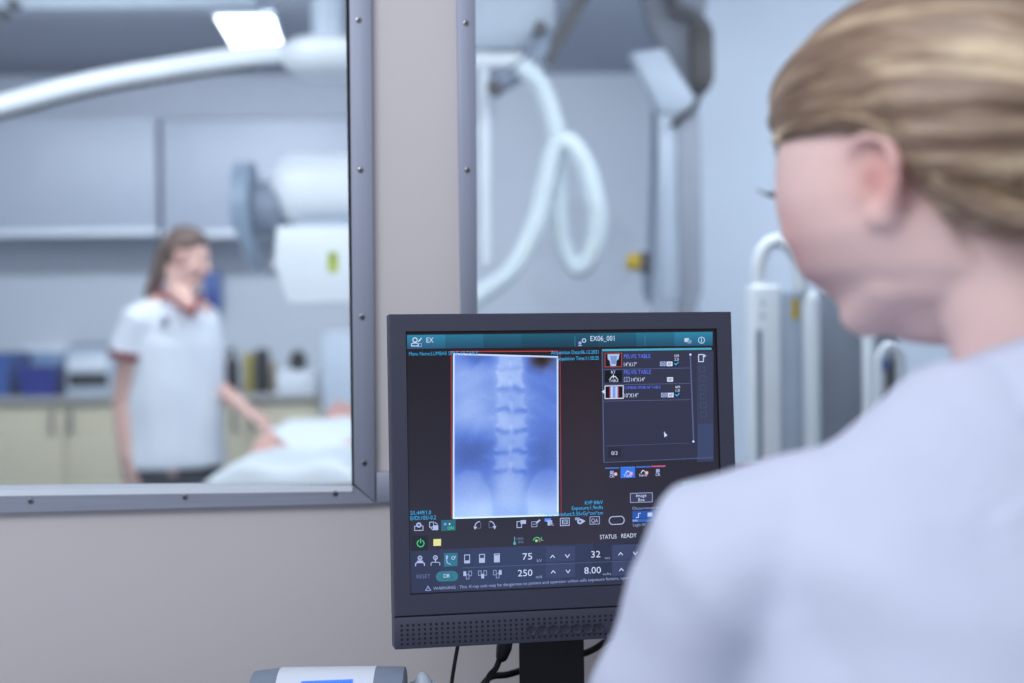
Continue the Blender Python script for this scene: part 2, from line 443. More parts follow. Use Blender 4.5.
w1 = empty('window_1', wp((s1a + s1b) / 2, zb1)); w1['kind'] = 'structure'
b = B(); wbox(b, s1a - .005, zb1 - .005, s1b + .005, zt + .005, -.056, -.05)
obj('glass_pane', b, M['glass'], w1, smooth=0)
rail('frame_stile', [(348.6, -60), (371, -60), (375.4, 503), (353.6, 484)], w1, M['alu'])
# bottom rail; its metal top lip is coloured whiter to carry the ceiling light
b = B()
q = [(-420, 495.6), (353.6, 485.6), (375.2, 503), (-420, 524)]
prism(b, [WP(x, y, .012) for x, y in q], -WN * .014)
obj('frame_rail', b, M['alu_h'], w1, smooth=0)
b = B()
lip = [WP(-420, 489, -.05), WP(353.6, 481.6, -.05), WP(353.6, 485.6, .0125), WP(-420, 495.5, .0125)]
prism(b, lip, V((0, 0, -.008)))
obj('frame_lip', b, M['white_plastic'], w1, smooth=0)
rail('frame_stile', [(-520, -60), (-470, -60), (-470, 520), (-520, 520)], w1, M['alu'])
b = B(); wbox(b, s1b - .004, zb1, s1b - .0015, zt, -.1, .0125); obj('gasket', b, M['gasket'], w1, smooth=0)
for k, (x, y) in enumerate(((358.7, 20), (360.5, 170), (362, 317), (364, 463), (30.6, 501), (185, 497), (335, 493.5))): screw(x, y, w1, rot=.4 + k)

w2 = empty('window_2', wp((s2a + s2b) / 2, zb2)); w2['kind'] = 'structure'
b = B(); wbox(b, s2a - .005, zb2 - .005, s2b + .005, zt + .005, -.056, -.05)
obj('glass_pane', b, M['glass'], w2, smooth=0)
rail('frame_stile', [(456, -60), (475, -60), (478.6, 474), (463, 474)], w2, M['alu'])
rail('frame_rail', [(376.4, 472), (1500, 455), (1500, 486), (376.4, 502.5)], w2, M['alu_h'])
rail('frame_stile', [(1500, -60), (1530, -60), (1530, 500), (1500, 500)], w2, M['alu'])
for k, (x, y) in enumerate(((466, 23), (467.4, 170))): screw(x, y, w2, rot=.6 + k)

b = B(); box(b, (-3.4, -2.5, -.05), (2.7, 7.2, 0)); obj('floor', b, M['floor'], kind='structure', smooth=0)
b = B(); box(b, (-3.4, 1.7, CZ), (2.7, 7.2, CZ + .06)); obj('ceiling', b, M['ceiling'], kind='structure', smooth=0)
b = B(); box(b, (-3.3, 7.0, 0), (.70, 7.1, CZ)); obj('wall_back', b, M['exam_wall'], kind='structure', smooth=0)
JX = P(703, 200, 5.2).x
b = B(); box(b, (JX, 5.2, 0), (2.7, 7.1, CZ)); obj('wall_corner', b, M['white_wall'], kind='structure', smooth=0)
b = B(); box(b, (-3.4, 2.0, 0), (-3.3, 7.1, CZ)); obj('wall_left', b, M['exam_wall'], kind='structure', smooth=0)
b = B(); box(b, (2.6, 2.3, 0), (2.7, 5.2, CZ)); obj('wall_right', b, M['white_wall'], kind='structure', smooth=0)
b = B(); pbox(b, -300, 70, 480, 116, 6.9, .1); obj('trim_1', b, M['upper'], kind='structure', smooth=0)   # bulkhead above the cabinets

# ================================================================== MONITOR
mc = V((0.0634, 1.65, 1.0625)); MW, MH = .4100, .3795
yaw, tilt, rl = .19203, .0684, -.00285
r_ = V((math.cos(yaw), math.sin(yaw), 0)); MN = V((math.sin(yaw), -math.cos(yaw), 0))
u_ = V((0, 0, 1)) * math.cos(tilt) - MN * math.sin(tilt)
MR = r_ * math.cos(rl) + u_ * math.sin(rl); MU = u_ * math.cos(rl) - r_ * math.sin(rl); MN = MR.cross(MU)
def mp(u, v, d=0): return mc + MR * u + MU * v + MN * d
def mq(px, py, d=0):
    p = on_plane(px, py, mc + MN * d, MN) - mc; return p.dot(MR), p.dot(MU)
def MP(px, py, d=0): return on_plane(px, py, mc + MN * d, MN)
mon = empty('computer_monitor', (mc.x, mc.y + .06, .74), 'charcoal square desktop monitor showing a spine x-ray, standing before the beige wall', 'monitor')
hw, hh = MW / 2, MH / 2
vsp = mq(392, 618)[1]                       # top of the speaker bar
su0, sv1 = mq(406.5, 332.3); su1 = mq(716, 332)[0]; sv0 = mq(408.5, 594)[1]
def mbox(bm, u0, v0, u1, v1, d0, d1, bev=0):
    fs = prism(bm, [mp(u0, v0, d0), mp(u1, v0, d0), mp(u1, v1, d0), mp(u0, v1, d0)], MN * (d1 - d0))
    if bev: bmesh.ops.bevel(bm, geom=list({e for f in fs for e in f.edges}), offset=bev, segments=2, profile=.5, affect='EDGES')
# bezel: frame ring with a sloped inner lip
b = B()
def ring(u0, v0, u1, v1, d): return [b.verts.new(mp(u, v, d)) for u, v in ((u0, v0), (u1, v0), (u1, v1), (u0, v1))]
g0 = ring(-hw, vsp + .0006, hw, hh, -.03); g1 = ring(-hw, vsp + .0006, hw, hh, -.0015); g2 = ring(-hw + .0015, vsp + .002, hw - .0015, hh - .0015, 0)
g3 = ring(su0 - .001, sv0 - .001, su1 + .001, sv1 + .001, 0); g4 = ring(su0, sv0, su1, sv1, -.0035); g5 = ring(su0, sv0, su1, sv1, -.03)
for k, (A_, B_) in enumerate(((g0, g1), (g1, g2), (g2, g3), (g3, g4), (g4, g5), (g5, g0))):
    for i in range(4):
        f = b.faces.new((A_[i], A_[(i + 1) % 4], B_[(i + 1) % 4], B_[i])); f.material_index = 1 if k in (3, 4) else 0
obj('bezel', b, [M['bezel'], M['bezel_dark']], mon, smooth=0)
b = B(); prism(b, [mp(-hw + .006, vsp - .02, -.0302), mp(hw - .006, vsp - .02, -.0302), mp(hw - .006, hh - .004, -.0302), mp(-hw + .006, hh - .004, -.0302)], -MN * .002)
mbox(b, -hw + .03, -.12, hw - .03, hh - .03, -.032, -.065, .01)
obj('back_cover', b, M['bezel'], mon)
b = B(); mbox(b, -hw, -hh, hw, vsp, -.03, .001, .0012); sp = obj('speaker_bar', b, M['bezel'], mon)
b = B()
for i in range(60):
    for j in range(6):
        u = -hw + .008 + i * .0066; v = vsp - .009 - j * .0052
        if u > hw - .006 or v < -hh + .004: continue
        if .165 - hw + .0 < 0: pass
        if u > .028 and j in (2, 3) and u < .17: continue
        b.faces.new([b.verts.new(mp(u + x * .0013, v + y * .0013, .0014)) for x, y in ((-1, -1), (1, -1), (1, 1), (-1, 1))])
obj('grille', b, M['grille'], sp, smooth=0)
for k in range(7):
    px = 531 + k * 11.4; py = 630.5 - k * .42
    c = MP(px, py, .0012); b = B()
    rings = [[b.verts.new(c + MN * dd + (MR * math.cos(a * math.pi / 10) + MU * math.sin(a * math.pi / 10)) * rr) for a in range(20)] for rr, dd in ((.0056, 0), (.0054, .0012), (.0046, .0008), (.0022, .0004))]
    for A_, B_ in zip(rings, rings[1:]):
        for i in range(20): b.faces.new((A_[i], A_[(i + 1) % 20], B_[(i + 1) % 20], B_[i]))
    b.faces.new(rings[-1]); obj('button', b, M['button'], sp)
# stand
b = B(); n0 = P(519, 640, 1.72); n1 = P(584, 640, 1.72)
prism(b, [V((n0.x, 1.70, .76)), V((n1.x, 1.715, .76)), V((n1.x, 1.735, .95)), V((n0.x, 1.72, .95))], V((0, .03, 0)))
obj('stand_neck', b, M['black'], mon)
b = B(); box(b, (n0.x - .07, 1.6, .74), (n1.x + .07, 1.83, .762), .008, 3); obj('stand_base', b, M['black'], mon)
# ---- screen and its graphics
SD = -.0035
class Flat:
    def __init__(s): s.v = []; s.f = []; s.c = []
    def add(s, pts, col, d):
        i = len(s.v); s.v += pts; s.f.append(tuple(range(i, i + len(pts)))); s.c += [lin(col)] * len(pts)
flats = {}
LV = {'k': 0}
def F(name): return flats.setdefault(name, Flat())
def sp_(px, py, d): return MP(px, py, SD + d)
def rect(name, x0, y0, x1, y1, col, d=.0003, sk=True):
    # follows the screen's own axes: x0,y0 / x1,y1 in photo points at the left end
    F(name).add([sp_(x0, y0, d), sp_(x0, y1, d), sp_(x1, y1 - slope(x0, x1, y1), d), sp_(x1, y0 - slope(x0, x1, y0), d)], col, d)
def slope(x0, x1, y):
    t = (y - 314) / 336.0
    return (x1 - x0) * (.0088 + t * .046)
def stroke(name, pts, w, col, d=.0006, closed=False):
    w = w * .8
    n = len(pts); rng = range(n if closed else n - 1)
    for i in rng:
        (ax, ay), (bx, by) = pts[i], pts[(i + 1) % n]
        L = math.hypot(bx - ax, by - ay) or 1; w_ = w;  nx, ny = -(by - ay) / L * w / 2, (bx - ax) / L * w / 2
        ex, ey = (bx - ax) / L * w * .3, (by - ay) / L * w * .3
        F(name).add([sp_(ax + nx - ex, ay + ny - ey, d), sp_(ax - nx - ex, ay - ny - ey, d), sp_(bx - nx + ex, by - ny + ey, d), sp_(bx + nx + ex, by + ny + ey, d)], col, d)
def arc(name, cx, cy, r, a0, a1, w, col, d=.0006, n=14, ry=None):
    ry = ry or r
    stroke(name, [(cx + r * math.cos(math.radians(a0 + (a1 - a0) * k / n)), cy - ry * math.sin(math.radians(a0 + (a1 - a0) * k / n))) for k in range(n + 1)], w, col, d)
def disc(name, cx, cy, r, col, d=.0006, n=14):
    F(name).add([sp_(cx + r * math.cos(2 * math.pi * k / n), cy - r * math.sin(2 * math.pi * k / n), d) for k in range(n)], col, d)
def box_o(name, x0, y0, x1, y1, w, col, d=.0006):
    k = slope(x0, x1, y0)
    stroke(name, [(x0, y0), (x1, y0 - k), (x1, y1 - k), (x0, y1)], w, col, d, True)
texts = []
def txt(s, x0, y, x1, cap, col, d=.0007, name='lettering', y1=None):
    """baseline from (x0,y) to x1, capital height cap, in photo points"""
    if y1 is None: y1 = y - slope(x0, x1, y)
    texts.append((s, x0, y, x1, y1, cap, col, d, name))

WHT = (205, 216, 244); CY = (56, 176, 236); PB = (146, 164, 214)
# screen base gradient as grid
NX, NY = 16, 16
sv = []; scol = []
for j in range(NY + 1):
    for i in range(NX + 1):
        u = su0 + (su1 - su0) * i / NX; v = sv1 + (sv0 - sv1) * j / NY
        sv.append(mp(u, v, SD)); t = j / NY; x = i / NX
        cc = np.array((30, 27, 35)) * (1 - t) + np.array((56, 57, 74)) * t
        cc = cc + np.array((13, 6, 5)) * math.exp(-((x - .56) / .12) ** 2 - ((t - .35) / .35) ** 2)  # brownish reflection painted into the screen colour right of the x-ray
        scol.append(lin(cc))
me = bpy.data.meshes.new('screen')
me.from_pydata(sv, [], [(j * (NX + 1) + i, (j + 1) * (NX + 1) + i, (j + 1) * (NX + 1) + i + 1, j * (NX + 1) + i + 1) for j in range(NY) for i in range(NX)])
a = me.color_attributes.new('Col', 'FLOAT_COLOR', 'POINT'); a.data.foreach_set('color', [y for c in scol for y in (*c, 1)])
screen = link('screen', me, M['ui'], mon, label='lit touch screen with a blue lumbar spine x-ray and exposure controls')

# header
hb = 'header_bar'
for k in range(6):
    y0 = 335 + k * 2.3; cA = np.array((44, 128, 160)) * (1 - k / 6) + np.array((40, 84, 116)) * k / 6
    for m_ in range(8):
        xa = 407 + m_ * 38.2; f_ = 1 - .32 * math.sin(math.pi * min(1, m_ / 7))
        rect(hb, xa, y0 - (xa - 407) * .0105, xa + 38.2, y0 + 2.35 - (xa - 407) * .0105, tuple(cA * f_), .0002)
rect(hb, 602, 349.2, 711.5, 351.2, (70, 165, 190), .0004)
stroke('header_bar', [(575, 336), (575, 346)], .6, (70, 130, 150)); stroke('header_bar', [(645, 335), (645, 345)], .6, (70, 130, 150))
I = 'icon'
arc(I, 415, 340, 2.2, 0, 360, 1, WHT); stroke(I, [(411.5, 346), (411.5, 344), (413, 343), (417, 343), (418.3, 344), (418.3, 346)], 1, WHT, closed=True)
stroke(I, [(418.5, 341.5), (421.3, 338.3)], 1.3, WHT); box_o(I, 417.8, 343.5, 421.5, 346.5, .7, PB)
txt('EX', 426.5, 342.6, 433.5, 5, WHT)
disc(I, 580, 343, 1.6, PB); arc(I, 584, 340.5, 1.8, 0, 360, .9, WHT); stroke(I, [(578.5, 345.5), (581.5, 345.5)], 1.4, PB)
txt('EX06_001', 590.5, 341, 614.5, 5, WHT)
rect(I, 684.5, 338.2, 689, 342, (190, 205, 225), .0006); rect(I, 687.5, 340, 691.5, 343.4, (120, 150, 180), .0007)
arc(I, 701.5, 340.2, 3.1, 0, 360, .9, (170, 215, 235)); stroke(I, [(701.5, 339.5), (701.5, 342)], .9, WHT); disc(I, 701.5, 338.4, .5, WHT)
# image frame + x-ray
stroke('image_frame', [(450.6, 351.6), (558, 351.2)], 1.1, (190, 60, 60)); stroke('image_frame', [(451.2, 352), (451.6, 518)], 1.1, (170, 56, 60)); stroke('image_frame', [(560, 353), (561.2, 516)], 1.0, (150, 60, 80))
TL, TRr, BLl, BRr = (453, 353.2), (558.3, 356.2), (452.7, 519), (558.6, 515.8)
nx, ny = 150, 230
X0, Y0 = np.meshgrid(np.linspace(0, 1, nx), np.linspace(0, 1, ny))
X = X0 + .008 * np.sin(Y0 * 9 + 1) + .005 * np.sin(Y0 * 41 + X0 * 5); Yg = Y0 + .007 * np.sin(X0 * 21 + Y0 * 13) + .004 * np.sin(X0 * 47 + Y0 * 29)
G = lambda a, b_, sx, sy: np.exp(-((X - a) / sx) ** 2 - ((Yg - b_) / sy) ** 2)
def bxs(x0, x1, y0, y1, s=.02):
    sg = lambda t: 1 / (1 + np.exp(-t / s * 3))
    return sg(X - x0) * sg(x1 - X) * sg(Yg - y0) * sg(y1 - Yg)
val = .46 + .10 * (1 - X) * (1 - Yg) + .05 * Yg
val += .15 * G(.15, .30, .22, .14) + .10 * G(.2, .12, .3, .1) - .17 * G(.25, .02, .18, .05) - .42 * G(.84, .02, .12, .06)
val -= .15 * G(.16, .60, .24, .13) + .09 * G(.86, .66, .16, .2) - .03 * G(.74, .28, .10, .12)
val += .10 * G(.3, .42, .4, .08) + .12 * G(.5, 1.0, .6, .18)
cx_ = .545
val += .10 * bxs(cx_ - .15, cx_ + .15, -.1, .9, .06)
vert = [(-.02, .075), (.095, .195), (.235, .325), (.365, .455), (.49, .585), (.61, .70)]
for k, (a0, a1) in enumerate(vert):
    w = .115 + .006 * k; mid = (a0 + a1) / 2; waist = 1 - .16 * np.cos((Yg - mid) / (a1 - a0) * math.pi) ** 2
    m_ = bxs(cx_ - w, cx_ + w, a0, a1, .024) * np.where(np.abs(X - cx_) < w * waist + .01, 1, .35)
    val += (.08 + .07 * (k < 2)) * m_
    val += .10 * G(cx_ - w, a1 - .006, .02, .008) + .10 * G(cx_ + w, a1 - .006, .02, .008) + .08 * G(cx_ - w, a0 + .006, .02, .008) + .08 * G(cx_ + w, a0 + .006, .02, .008)
    val += .08 * G(cx_, (a0 + a1) / 2 + .03, .014, .028) - .05 * G(cx_ + .005, mid, .03, .02)
    if k > 0:
        gy = a1 + .016
        val -= (.07 + .04 * (k > 1)) * bxs(cx_ - w - .01, cx_ - .02, gy - .012, gy + .012, .012) + (.09 + .03 * (k > 1)) * bxs(cx_ + .02, cx_ + w + .01, gy - .012, gy + .012, .012)
    if k > 1:
        val += .05 * G(cx_ - w - .06, mid - .02, .06, .012) + .05 * G(cx_ + w + .06, mid - .02, .06, .012)
val += .10 * G(cx_, .80, .17, .10) + .05 * G(cx_, .92, .3, .05)
for ex in (.14, .93):
    d_ = ((X - ex) / .22) ** 2 + ((Yg - .93) / .21) ** 2
    val += .14 / (1 + np.exp((d_ - 1) * 6)) + .03 * np.exp(-((d_ - 1) / .12) ** 2)
for k, (a0, sl) in enumerate(((.02, .5), (.10, .45), (.2, .55), (.27, .5))):     # ribs
    val += .03 * np.exp(-((Yg - (a0 + .30 * (.42 - X) * sl * 2.2)) / .03) ** 2) * (X < .45)
    val += .035 * np.exp(-((Yg - (a0 + .30 * (X - .66) * sl * 2.4)) / .03) ** 2) * (X > .64)
for k, v_ in enumerate(np.linspace(0, 1, 1)): pass
X, Yg = X0, Y0
for k in range(5): val[1:-1, 1:-1] = (val[1:-1, 1:-1] * 2 + val[:-2, 1:-1] + val[2:, 1:-1] + val[1:-1, :-2] + val[1:-1, 2:]) / 6
val += .012 * np.random.default_rng(3).standard_normal(val.shape)
ed = np.minimum(np.minimum(X, 1 - X) * 105, np.minimum(Yg, 1 - Yg) * 165)
lo, mid_, hi = np.array((22, 26, 50.)), np.array((92, 124, 208.)), np.array((196, 218, 255.))
vv = np.clip(val, 0, 1)[..., None]
rgb = np.where(vv < .5, lo + (mid_ - lo) * vv / .5, mid_ + (hi - mid_) * (vv - .5) / .42)
rgb = rgb + G(.84, .02, .12, .06)[..., None] * np.array((22, -4, -40.))
eb = smooth01((2.2 - ed) / 1.2)[..., None]; rgb = rgb * (1 - eb) + np.array((200, 222, 255.)) * eb
lb = smooth01((Yg - .80) / .2)[..., None]; rgb = rgb + lb * np.array((22, 26, 18.))
rgb = np.clip(rgb, 0, 255)
la = rgb / 255.; la = np.where(la <= .04045, la / 12.92, ((la + .055) / 1.055) ** 2.4)
c4 = [np.array(mp(*mq(*q_, SD + .0005), SD + .0005)) for q_ in (TL, TRr, BLl, BRr)]
pos = (c4[0] * ((1 - X) * (1 - Yg))[..., None] + c4[1] * (X * (1 - Yg))[..., None] + c4[2] * ((1 - X) * Yg)[..., None] + c4[3] * (X * Yg)[..., None]).reshape(-1, 3)
idx = np.arange(nx * ny).reshape(ny, nx)
q = np.stack([idx[:-1, :-1], idx[1:, :-1], idx[1:, 1:], idx[:-1, 1:]], -1).reshape(-1, 4)
me = bpy.data.meshes.new('xray_image'); me.from_pydata([tuple(p) for p in pos], [], [tuple(int(z) for z in f) for f in q])
a = me.color_attributes.new('Col', 'FLOAT_COLOR', 'POINT'); a.data.foreach_set('color', np.hstack([la.reshape(-1, 3), np.ones((nx * ny, 1))]).astype('f').ravel())
xo = link('xray_image', me, M['ui'], screen, label='blue lumbar spine x-ray image')
# info text
txt('Menu Name:LUMBAR SPINE AP TABLE', 409, 355.6, 478, 3.6, (50, 160, 215), .0009)
txt('Acquisition Date:06.12.2021', 551, 354.3, 598.5, 3.6, CY, .0009); txt('Acquisition Time:11:50:25', 556.5, 360.4, 598.7, 3.6, CY, .0009)
txt('S/I.:449/1.0', 410.5, 515, 431, 3.9, CY); txt('EI/DI:105/-0.2', 410.5, 520.2, 436, 3.9, CY)
txt('KVP 84kV', 585, 504.6, 603, 3.6, CY, .0009); txt('Exposure:1.9mAs', 572, 510, 603, 3.6, CY, .0009); txt('Dose Product:5.55cGy*cm*cm', 545, 516.6, 603, 3.6, CY, .0009)
# exam list
E_ = 'exam_list'
rect(E_, 602, 351.2, 713.5, 462.5, (50, 52, 74), .0002); rect(E_, 697, 352, 713.5, 462, (56, 62, 88), .00035)
rect(E_, 697.5, 424, 713.5, 460, (60, 70, 106), .0004)
stroke(E_, [(602, 352), (604, 462)], .8, (96, 112, 150)); stroke(E_, [(604, 462.5), (713, 457.5)], .7, (86, 100, 136))
for y in (369.6, 385, 401.2): stroke(E_, [(604, y), (690, y - 1.6)], .6, (90, 100, 140))
stroke(E_, [(690.4, 356), (693.6, 440)], 1.6, (88, 98, 140)); disc(E_, 690.4, 354.6, 1.1, WHT); disc(E_, 693.4, 441.5, 1.1, WHT)
rect(E_, 608, 447.6, 621, 458, (44, 44, 62), .0005); txt('0/3', 611.5, 455, 617.5, 3.6, WHT)
stroke(E_, [(606, 446), (690, 443)], .5, (80, 90, 130))
th = 'thumbnail'
rect(th, 605, 353.4, 621.6, 366.8, (28, 24, 34), .0006); box_o(th, 605, 353.4, 621.6, 366.8, .9, (170, 70, 60), .0009)
F(th).add([sp_(x, y, .0008) for x, y in ((607.5, 354.2), (619.5, 354), (618.6, 359), (616.6, 360.5), (616, 366), (610.5, 366.2), (609.8, 361), (607.8, 359))], (170, 190, 225), 0)
F(th).add([sp_(x, y, .0009) for x, y in ((610, 356), (617, 355.8), (616, 364), (611.5, 364.2))], (120, 146, 200), 0)
rect(th, 605, 370.6, 621.8, 382.4, (22, 22, 32), .0006)
txt('RT', 611.2, 373.6, 615.5, 2.8, WHT, .0009); stroke(th, [(613.4, 374.5), (613.4, 378)], 1.1, WHT, .0009); stroke(th, [(610, 379), (612, 376.5), (615, 376.4), (617.2, 378.6)], 1, WHT, .0009); txt('TABLE', 609, 382, 618.5, 2.6, WHT, .0009)
rect(th, 605, 386, 623.2, 398.6, (20, 20, 30), .0006); box_o(th, 605, 386, 623.2, 398.6, 1.1, (205, 212, 230), .0009)
rect(th, 610.5, 386.6, 617.6, 398, (180, 200, 235), .0008); rect(th, 612.8, 386.6, 615.4, 398, (120, 150, 220), .0009); stroke(th, [(609.8, 387), (609.8, 398)], .9, (190, 70, 90), .0009); stroke(th, [(618.4, 387), (618.4, 398)], .9, (190, 70, 90), .0009)
F(th).add([sp_(x, y, .0008) for x, y in ((604.4, 389.5), (601.8, 391.8), (604.6, 394))], WHT, 0)
PT = (90, 120, 240)
txt('PELVIS TABLE', 624, 358.4, 650.5, 4, PT); txt('PELVIS TABLE', 624, 374.2, 651, 4, PT); txt('LUMBAR SPINE AP TABLE', 624.5, 389, 660.5, 2.7, PT)
txt('14"X17"', 624, 366.4, 637, 3.8, WHT); txt('14"X14"', 631.5, 381.6, 645, 3.8, WHT); txt('10"X14"', 624.6, 397.4, 638, 3.8, WHT)
box_o(E_, 624.2, 377.4, 629.6, 381.6, .7, PB); txt('D', 626, 380.9, 628, 2.4, PB)
for y, full in ((361.6, 1), (377.2, 0), (392.8, 1)):
    k = (y - 361) * .035
    rect('badge', 666.5 + k, y, 672.5 + k, y + 4.6, (205, 215, 240), .0006); txt('AP', 667.6 + k, y + 3.8, 671.4 + k, 2.9, (60, 70, 110), .0009)
    if full:
        rect('badge', 660 + k, y, 665.6 + k, y + 4.5, (150, 165, 205), .0006); arc('badge', 662.8 + k, y + 2.2, 1.4, 0, 360, .7, (50, 60, 100), .0008)
        rect('badge', 673.6 + k, y - .2, 678.6 + k, y + 4.2, (24, 40, 66), .0006); stroke('badge', [(674.4 + k, y + 1.8), (675.8 + k, y + 3.2), (678.2 + k, y + .6)], 1, (60, 190, 255), .0008)
        txt('449' if y > 380 else '439', 674 + k, y - 4.4, 679 + k, 2.6, WHT); txt('1.0' if y > 380 else '2.0', 674.6 + k, y - .9, 678.6 + k, 2.6, WHT)
box_o(I, 698.6, 354.6, 703.4, 361.6, 1, WHT); stroke(I, [(704.6, 354.4), (704.6, 357.4)], .8, WHT); stroke(I, [(703.2, 355.9), (706, 355.9)], .8, WHT)
for k in range(6): box_o(I, 699.4 + k * .3, 367 + k * 9, 705 + k * .3, 372 + k * 9, .6, (72, 80, 110))
F('pointer').add([sp_(x, y, .0012) for x, y in ((664, 431.5), (664.4, 437.4), (665.6, 436.3), (666.3, 438.2))], WHT, 0); F('pointer').add([sp_(x, y, .0012) for x, y in ((664, 431.5), (665.6, 436.3), (667.4, 435.6))], WHT, 0)
# toggles row, side buttons
for k, (x, c_) in enumerate(((605, (70, 110, 190)), (620.6, (70, 130, 240)), (636, (70, 110, 200)), (651, (205, 90, 140)))):
    rect('mode_tabs', x, 467.6 - k * .6, x + 14.4, 469 - k * .6, c_, .0005)
    if k == 1: rect('mode_tabs', x, 468.6, x + 14.4, 478, (56, 118, 226), .0004)
    xx = x + 7; yy = 473.5 - k * .6
    rect('mode_tabs', xx - 2, yy - 2.6, xx + 1.6, yy + 1, PB, .0006) if k in (0, 3) else stroke('mode_tabs', [(xx - 2, yy + .8), (xx - .2, yy - 2), (xx + 1.8, yy - 1)], 1, WHT)
    txt(('CR', 'Table', 'Stand', 'CR')[k], xx - (2.3 if k in (0, 3) else 4), yy + 4.2, xx + (2.3 if k in (0, 3) else 4), 2.5, WHT)
    if k < 3: disc('mode_tabs', xx + 3.6, yy + .6, 1.9, (214, 120, 140), .0008); stroke('mode_tabs', [(xx + 2.6, yy - .4), (xx + 4.6, yy + 1.6)], .8, WHT, .001); stroke('mode_tabs', [(xx + 2.6, yy + 1.6), (xx + 4.6, yy - .4)], .8, WHT, .001)
rect('send_button', 682.6, 481.6, 718, 490, (60, 150, 132), .0005); stroke('send_button', [(694, 485.4), (701, 485)], 1.6, WHT, .0008); stroke('send_button', [(700, 483.4), (703, 485), (700, 486.6)], 1, WHT, .0008)
box_o('side_button', 630.4, 493.4, 652.4, 502.6, .9, (150, 160, 195)); rect('side_button', 630.6, 493.6, 652.4, 502.4, (58, 62, 90), .0004)
txt('Image', 636.2, 497.2, 646.4, 3.2, WHT); txt('Box', 638.4, 501.4, 644.8, 3.2, WHT)
txt('Occurrence of Alarm', 632.4, 509.8, 672, 2.8, PB)
rect('side_button', 632.4, 511.2, 676, 518.8, (44, 88, 170), .0004); rect('side_button', 632.4, 519.4, 676, 522.2, (54, 104, 190), .0004)
stroke('side_button', [(636, 517.6), (638.4, 517.4), (638.6, 513.4), (640.6, 513.2)], .9, WHT); rect('side_button', 647.6, 512.6, 652.4, 516.6, (190, 205, 240), .0007)
txt('Info', 633, 521.6, 637.6, 2.2, WHT, .0009); txt('Login 04', 633, 526.4, 645.4, 3, PB)
# tool icon row
def icon_user(x, y, c=PB): pass
tw = (172, 186, 226)
box_o(I, 414.6, 526.2, 423, 530.6, .9, tw); disc(I, 418.8, 525, 2.6, tw); disc(I, 418.8, 525, 1.2, (60, 70, 110), .0008)
box_o(I, 429.6, 522.2, 433.6, 527.2, .9, tw); rect(I, 433, 525.4, 438.2, 530.2, tw, .0007); stroke(I, [(435, 522.4), (437.4, 524.4)], .9, tw); stroke(I, [(431, 528), (433, 530)], .9, tw)
rect('on_button', 441.2, 520.2, 455.6, 531, (44, 104, 124), .0004); txt('ON', 447.6, 529.6, 453.6, 3, (90, 225, 150), .0008); rect('on_button', 444, 523, 446.4, 525.4, (130, 150, 220), .0007); disc('on_button', 449.6, 524, .9, WHT, .0007)
arc(I, 480, 526.6, 5, 95, 190, 1.2, tw); F(I).add([sp_(x, y, .0007) for x, y in ((473.4, 526.6), (477.2, 526.8), (475, 529.8))], tw, 0); stroke(I, [(480.6, 522), (480.8, 528), (476.8, 528.4)], .5, (120, 130, 170))
arc(I, 489.6, 526.4, 5, -10, 85, 1.2, tw); F(I).add([sp_(x, y, .0007) for x, y in ((492.6, 526.2), (496.4, 526), (494.8, 529.4))], tw, 0); stroke(I, [(489, 521.6), (489, 527.6), (493, 527.6)], .5, (120, 130, 170))
def tool(x, y, k):
    if k == 0: box_o(I, x, y - 1, x + 4.6, y + 5, 1, tw); rect(I, x + 3.6, y - 2.4, x + 9, y + 1.4, tw, .0007)
    if k == 1: box_o(I, x, y, x + 5.4, y + 5, .8, (150, 165, 205)); stroke(I, [(x + 5, y + 1), (x + 8, y - 1.6)], 2.2, tw); stroke(I, [(x + 1.4, y + 2.4), (x + 4, y + 2.4)], .7, tw)
    if k == 2: rect(I, x - 1, y - 2.6, x + 5.4, y + .6, (96, 140, 240), .0007); stroke(I, [(x + 1, y), (x + 6, y - .2), (x + 6, y + 3)], 1.4, tw, .0008); rect(I, x + 2, y + .6, x + 5, y + 4.4, tw, .0008); txt('XL', x + 5.4, y + 4.6, x + 8.4, 2.6, tw)
    if k == 3: box_o(I, x, y - 2, x + 8.8, y + 5.4, .9, tw); box_o(I, x + 2, y - .2, x + 6.8, y + 3.6, .9, tw); stroke(I, [(x + 2.6, y + 1.7), (x + 6.2, y + 1.6)], .8, tw)
    if k == 4: disc(I, x + 4.6, y + 1.8, 2.9, tw); disc(I, x + 4.6, y + 1.8, 1.2, (70, 80, 120), .0009); rect(I, x - .4, y - 2, x + 4, y + .6, (140, 155, 200), .0007); F(I).add([sp_(a_, b_, .0007) for a_, b_ in ((x + 7, y - .4), (x + 10, y + 1.6), (x + 7, y + 3.6))], tw, 0)
    if k == 5: box_o(I, x, y - 2, x + 9.4, y + 5.4, .9, (150, 165, 205)); txt('QA', x + 1.4, y + 3.8, x + 8.2, 4, tw)
for k, x in enumerate((517, 531.6, 545.6, 560.4, 575.4, 590)): tool(x, 522.6 - k * .75, k)
arc('oval_button', 612.8, 520.6, 3.6, 90, 270, 1.1, tw, ry=3.9); arc('oval_button', 620.6, 520.2, 3.6, -90, 90, 1.1, tw, ry=3.9); stroke('oval_button', [(612.8, 516.7), (620.6, 516.3)], 1.1, tw); stroke('oval_button', [(612.8, 524.5), (620.6, 524.1)], 1.1, tw)
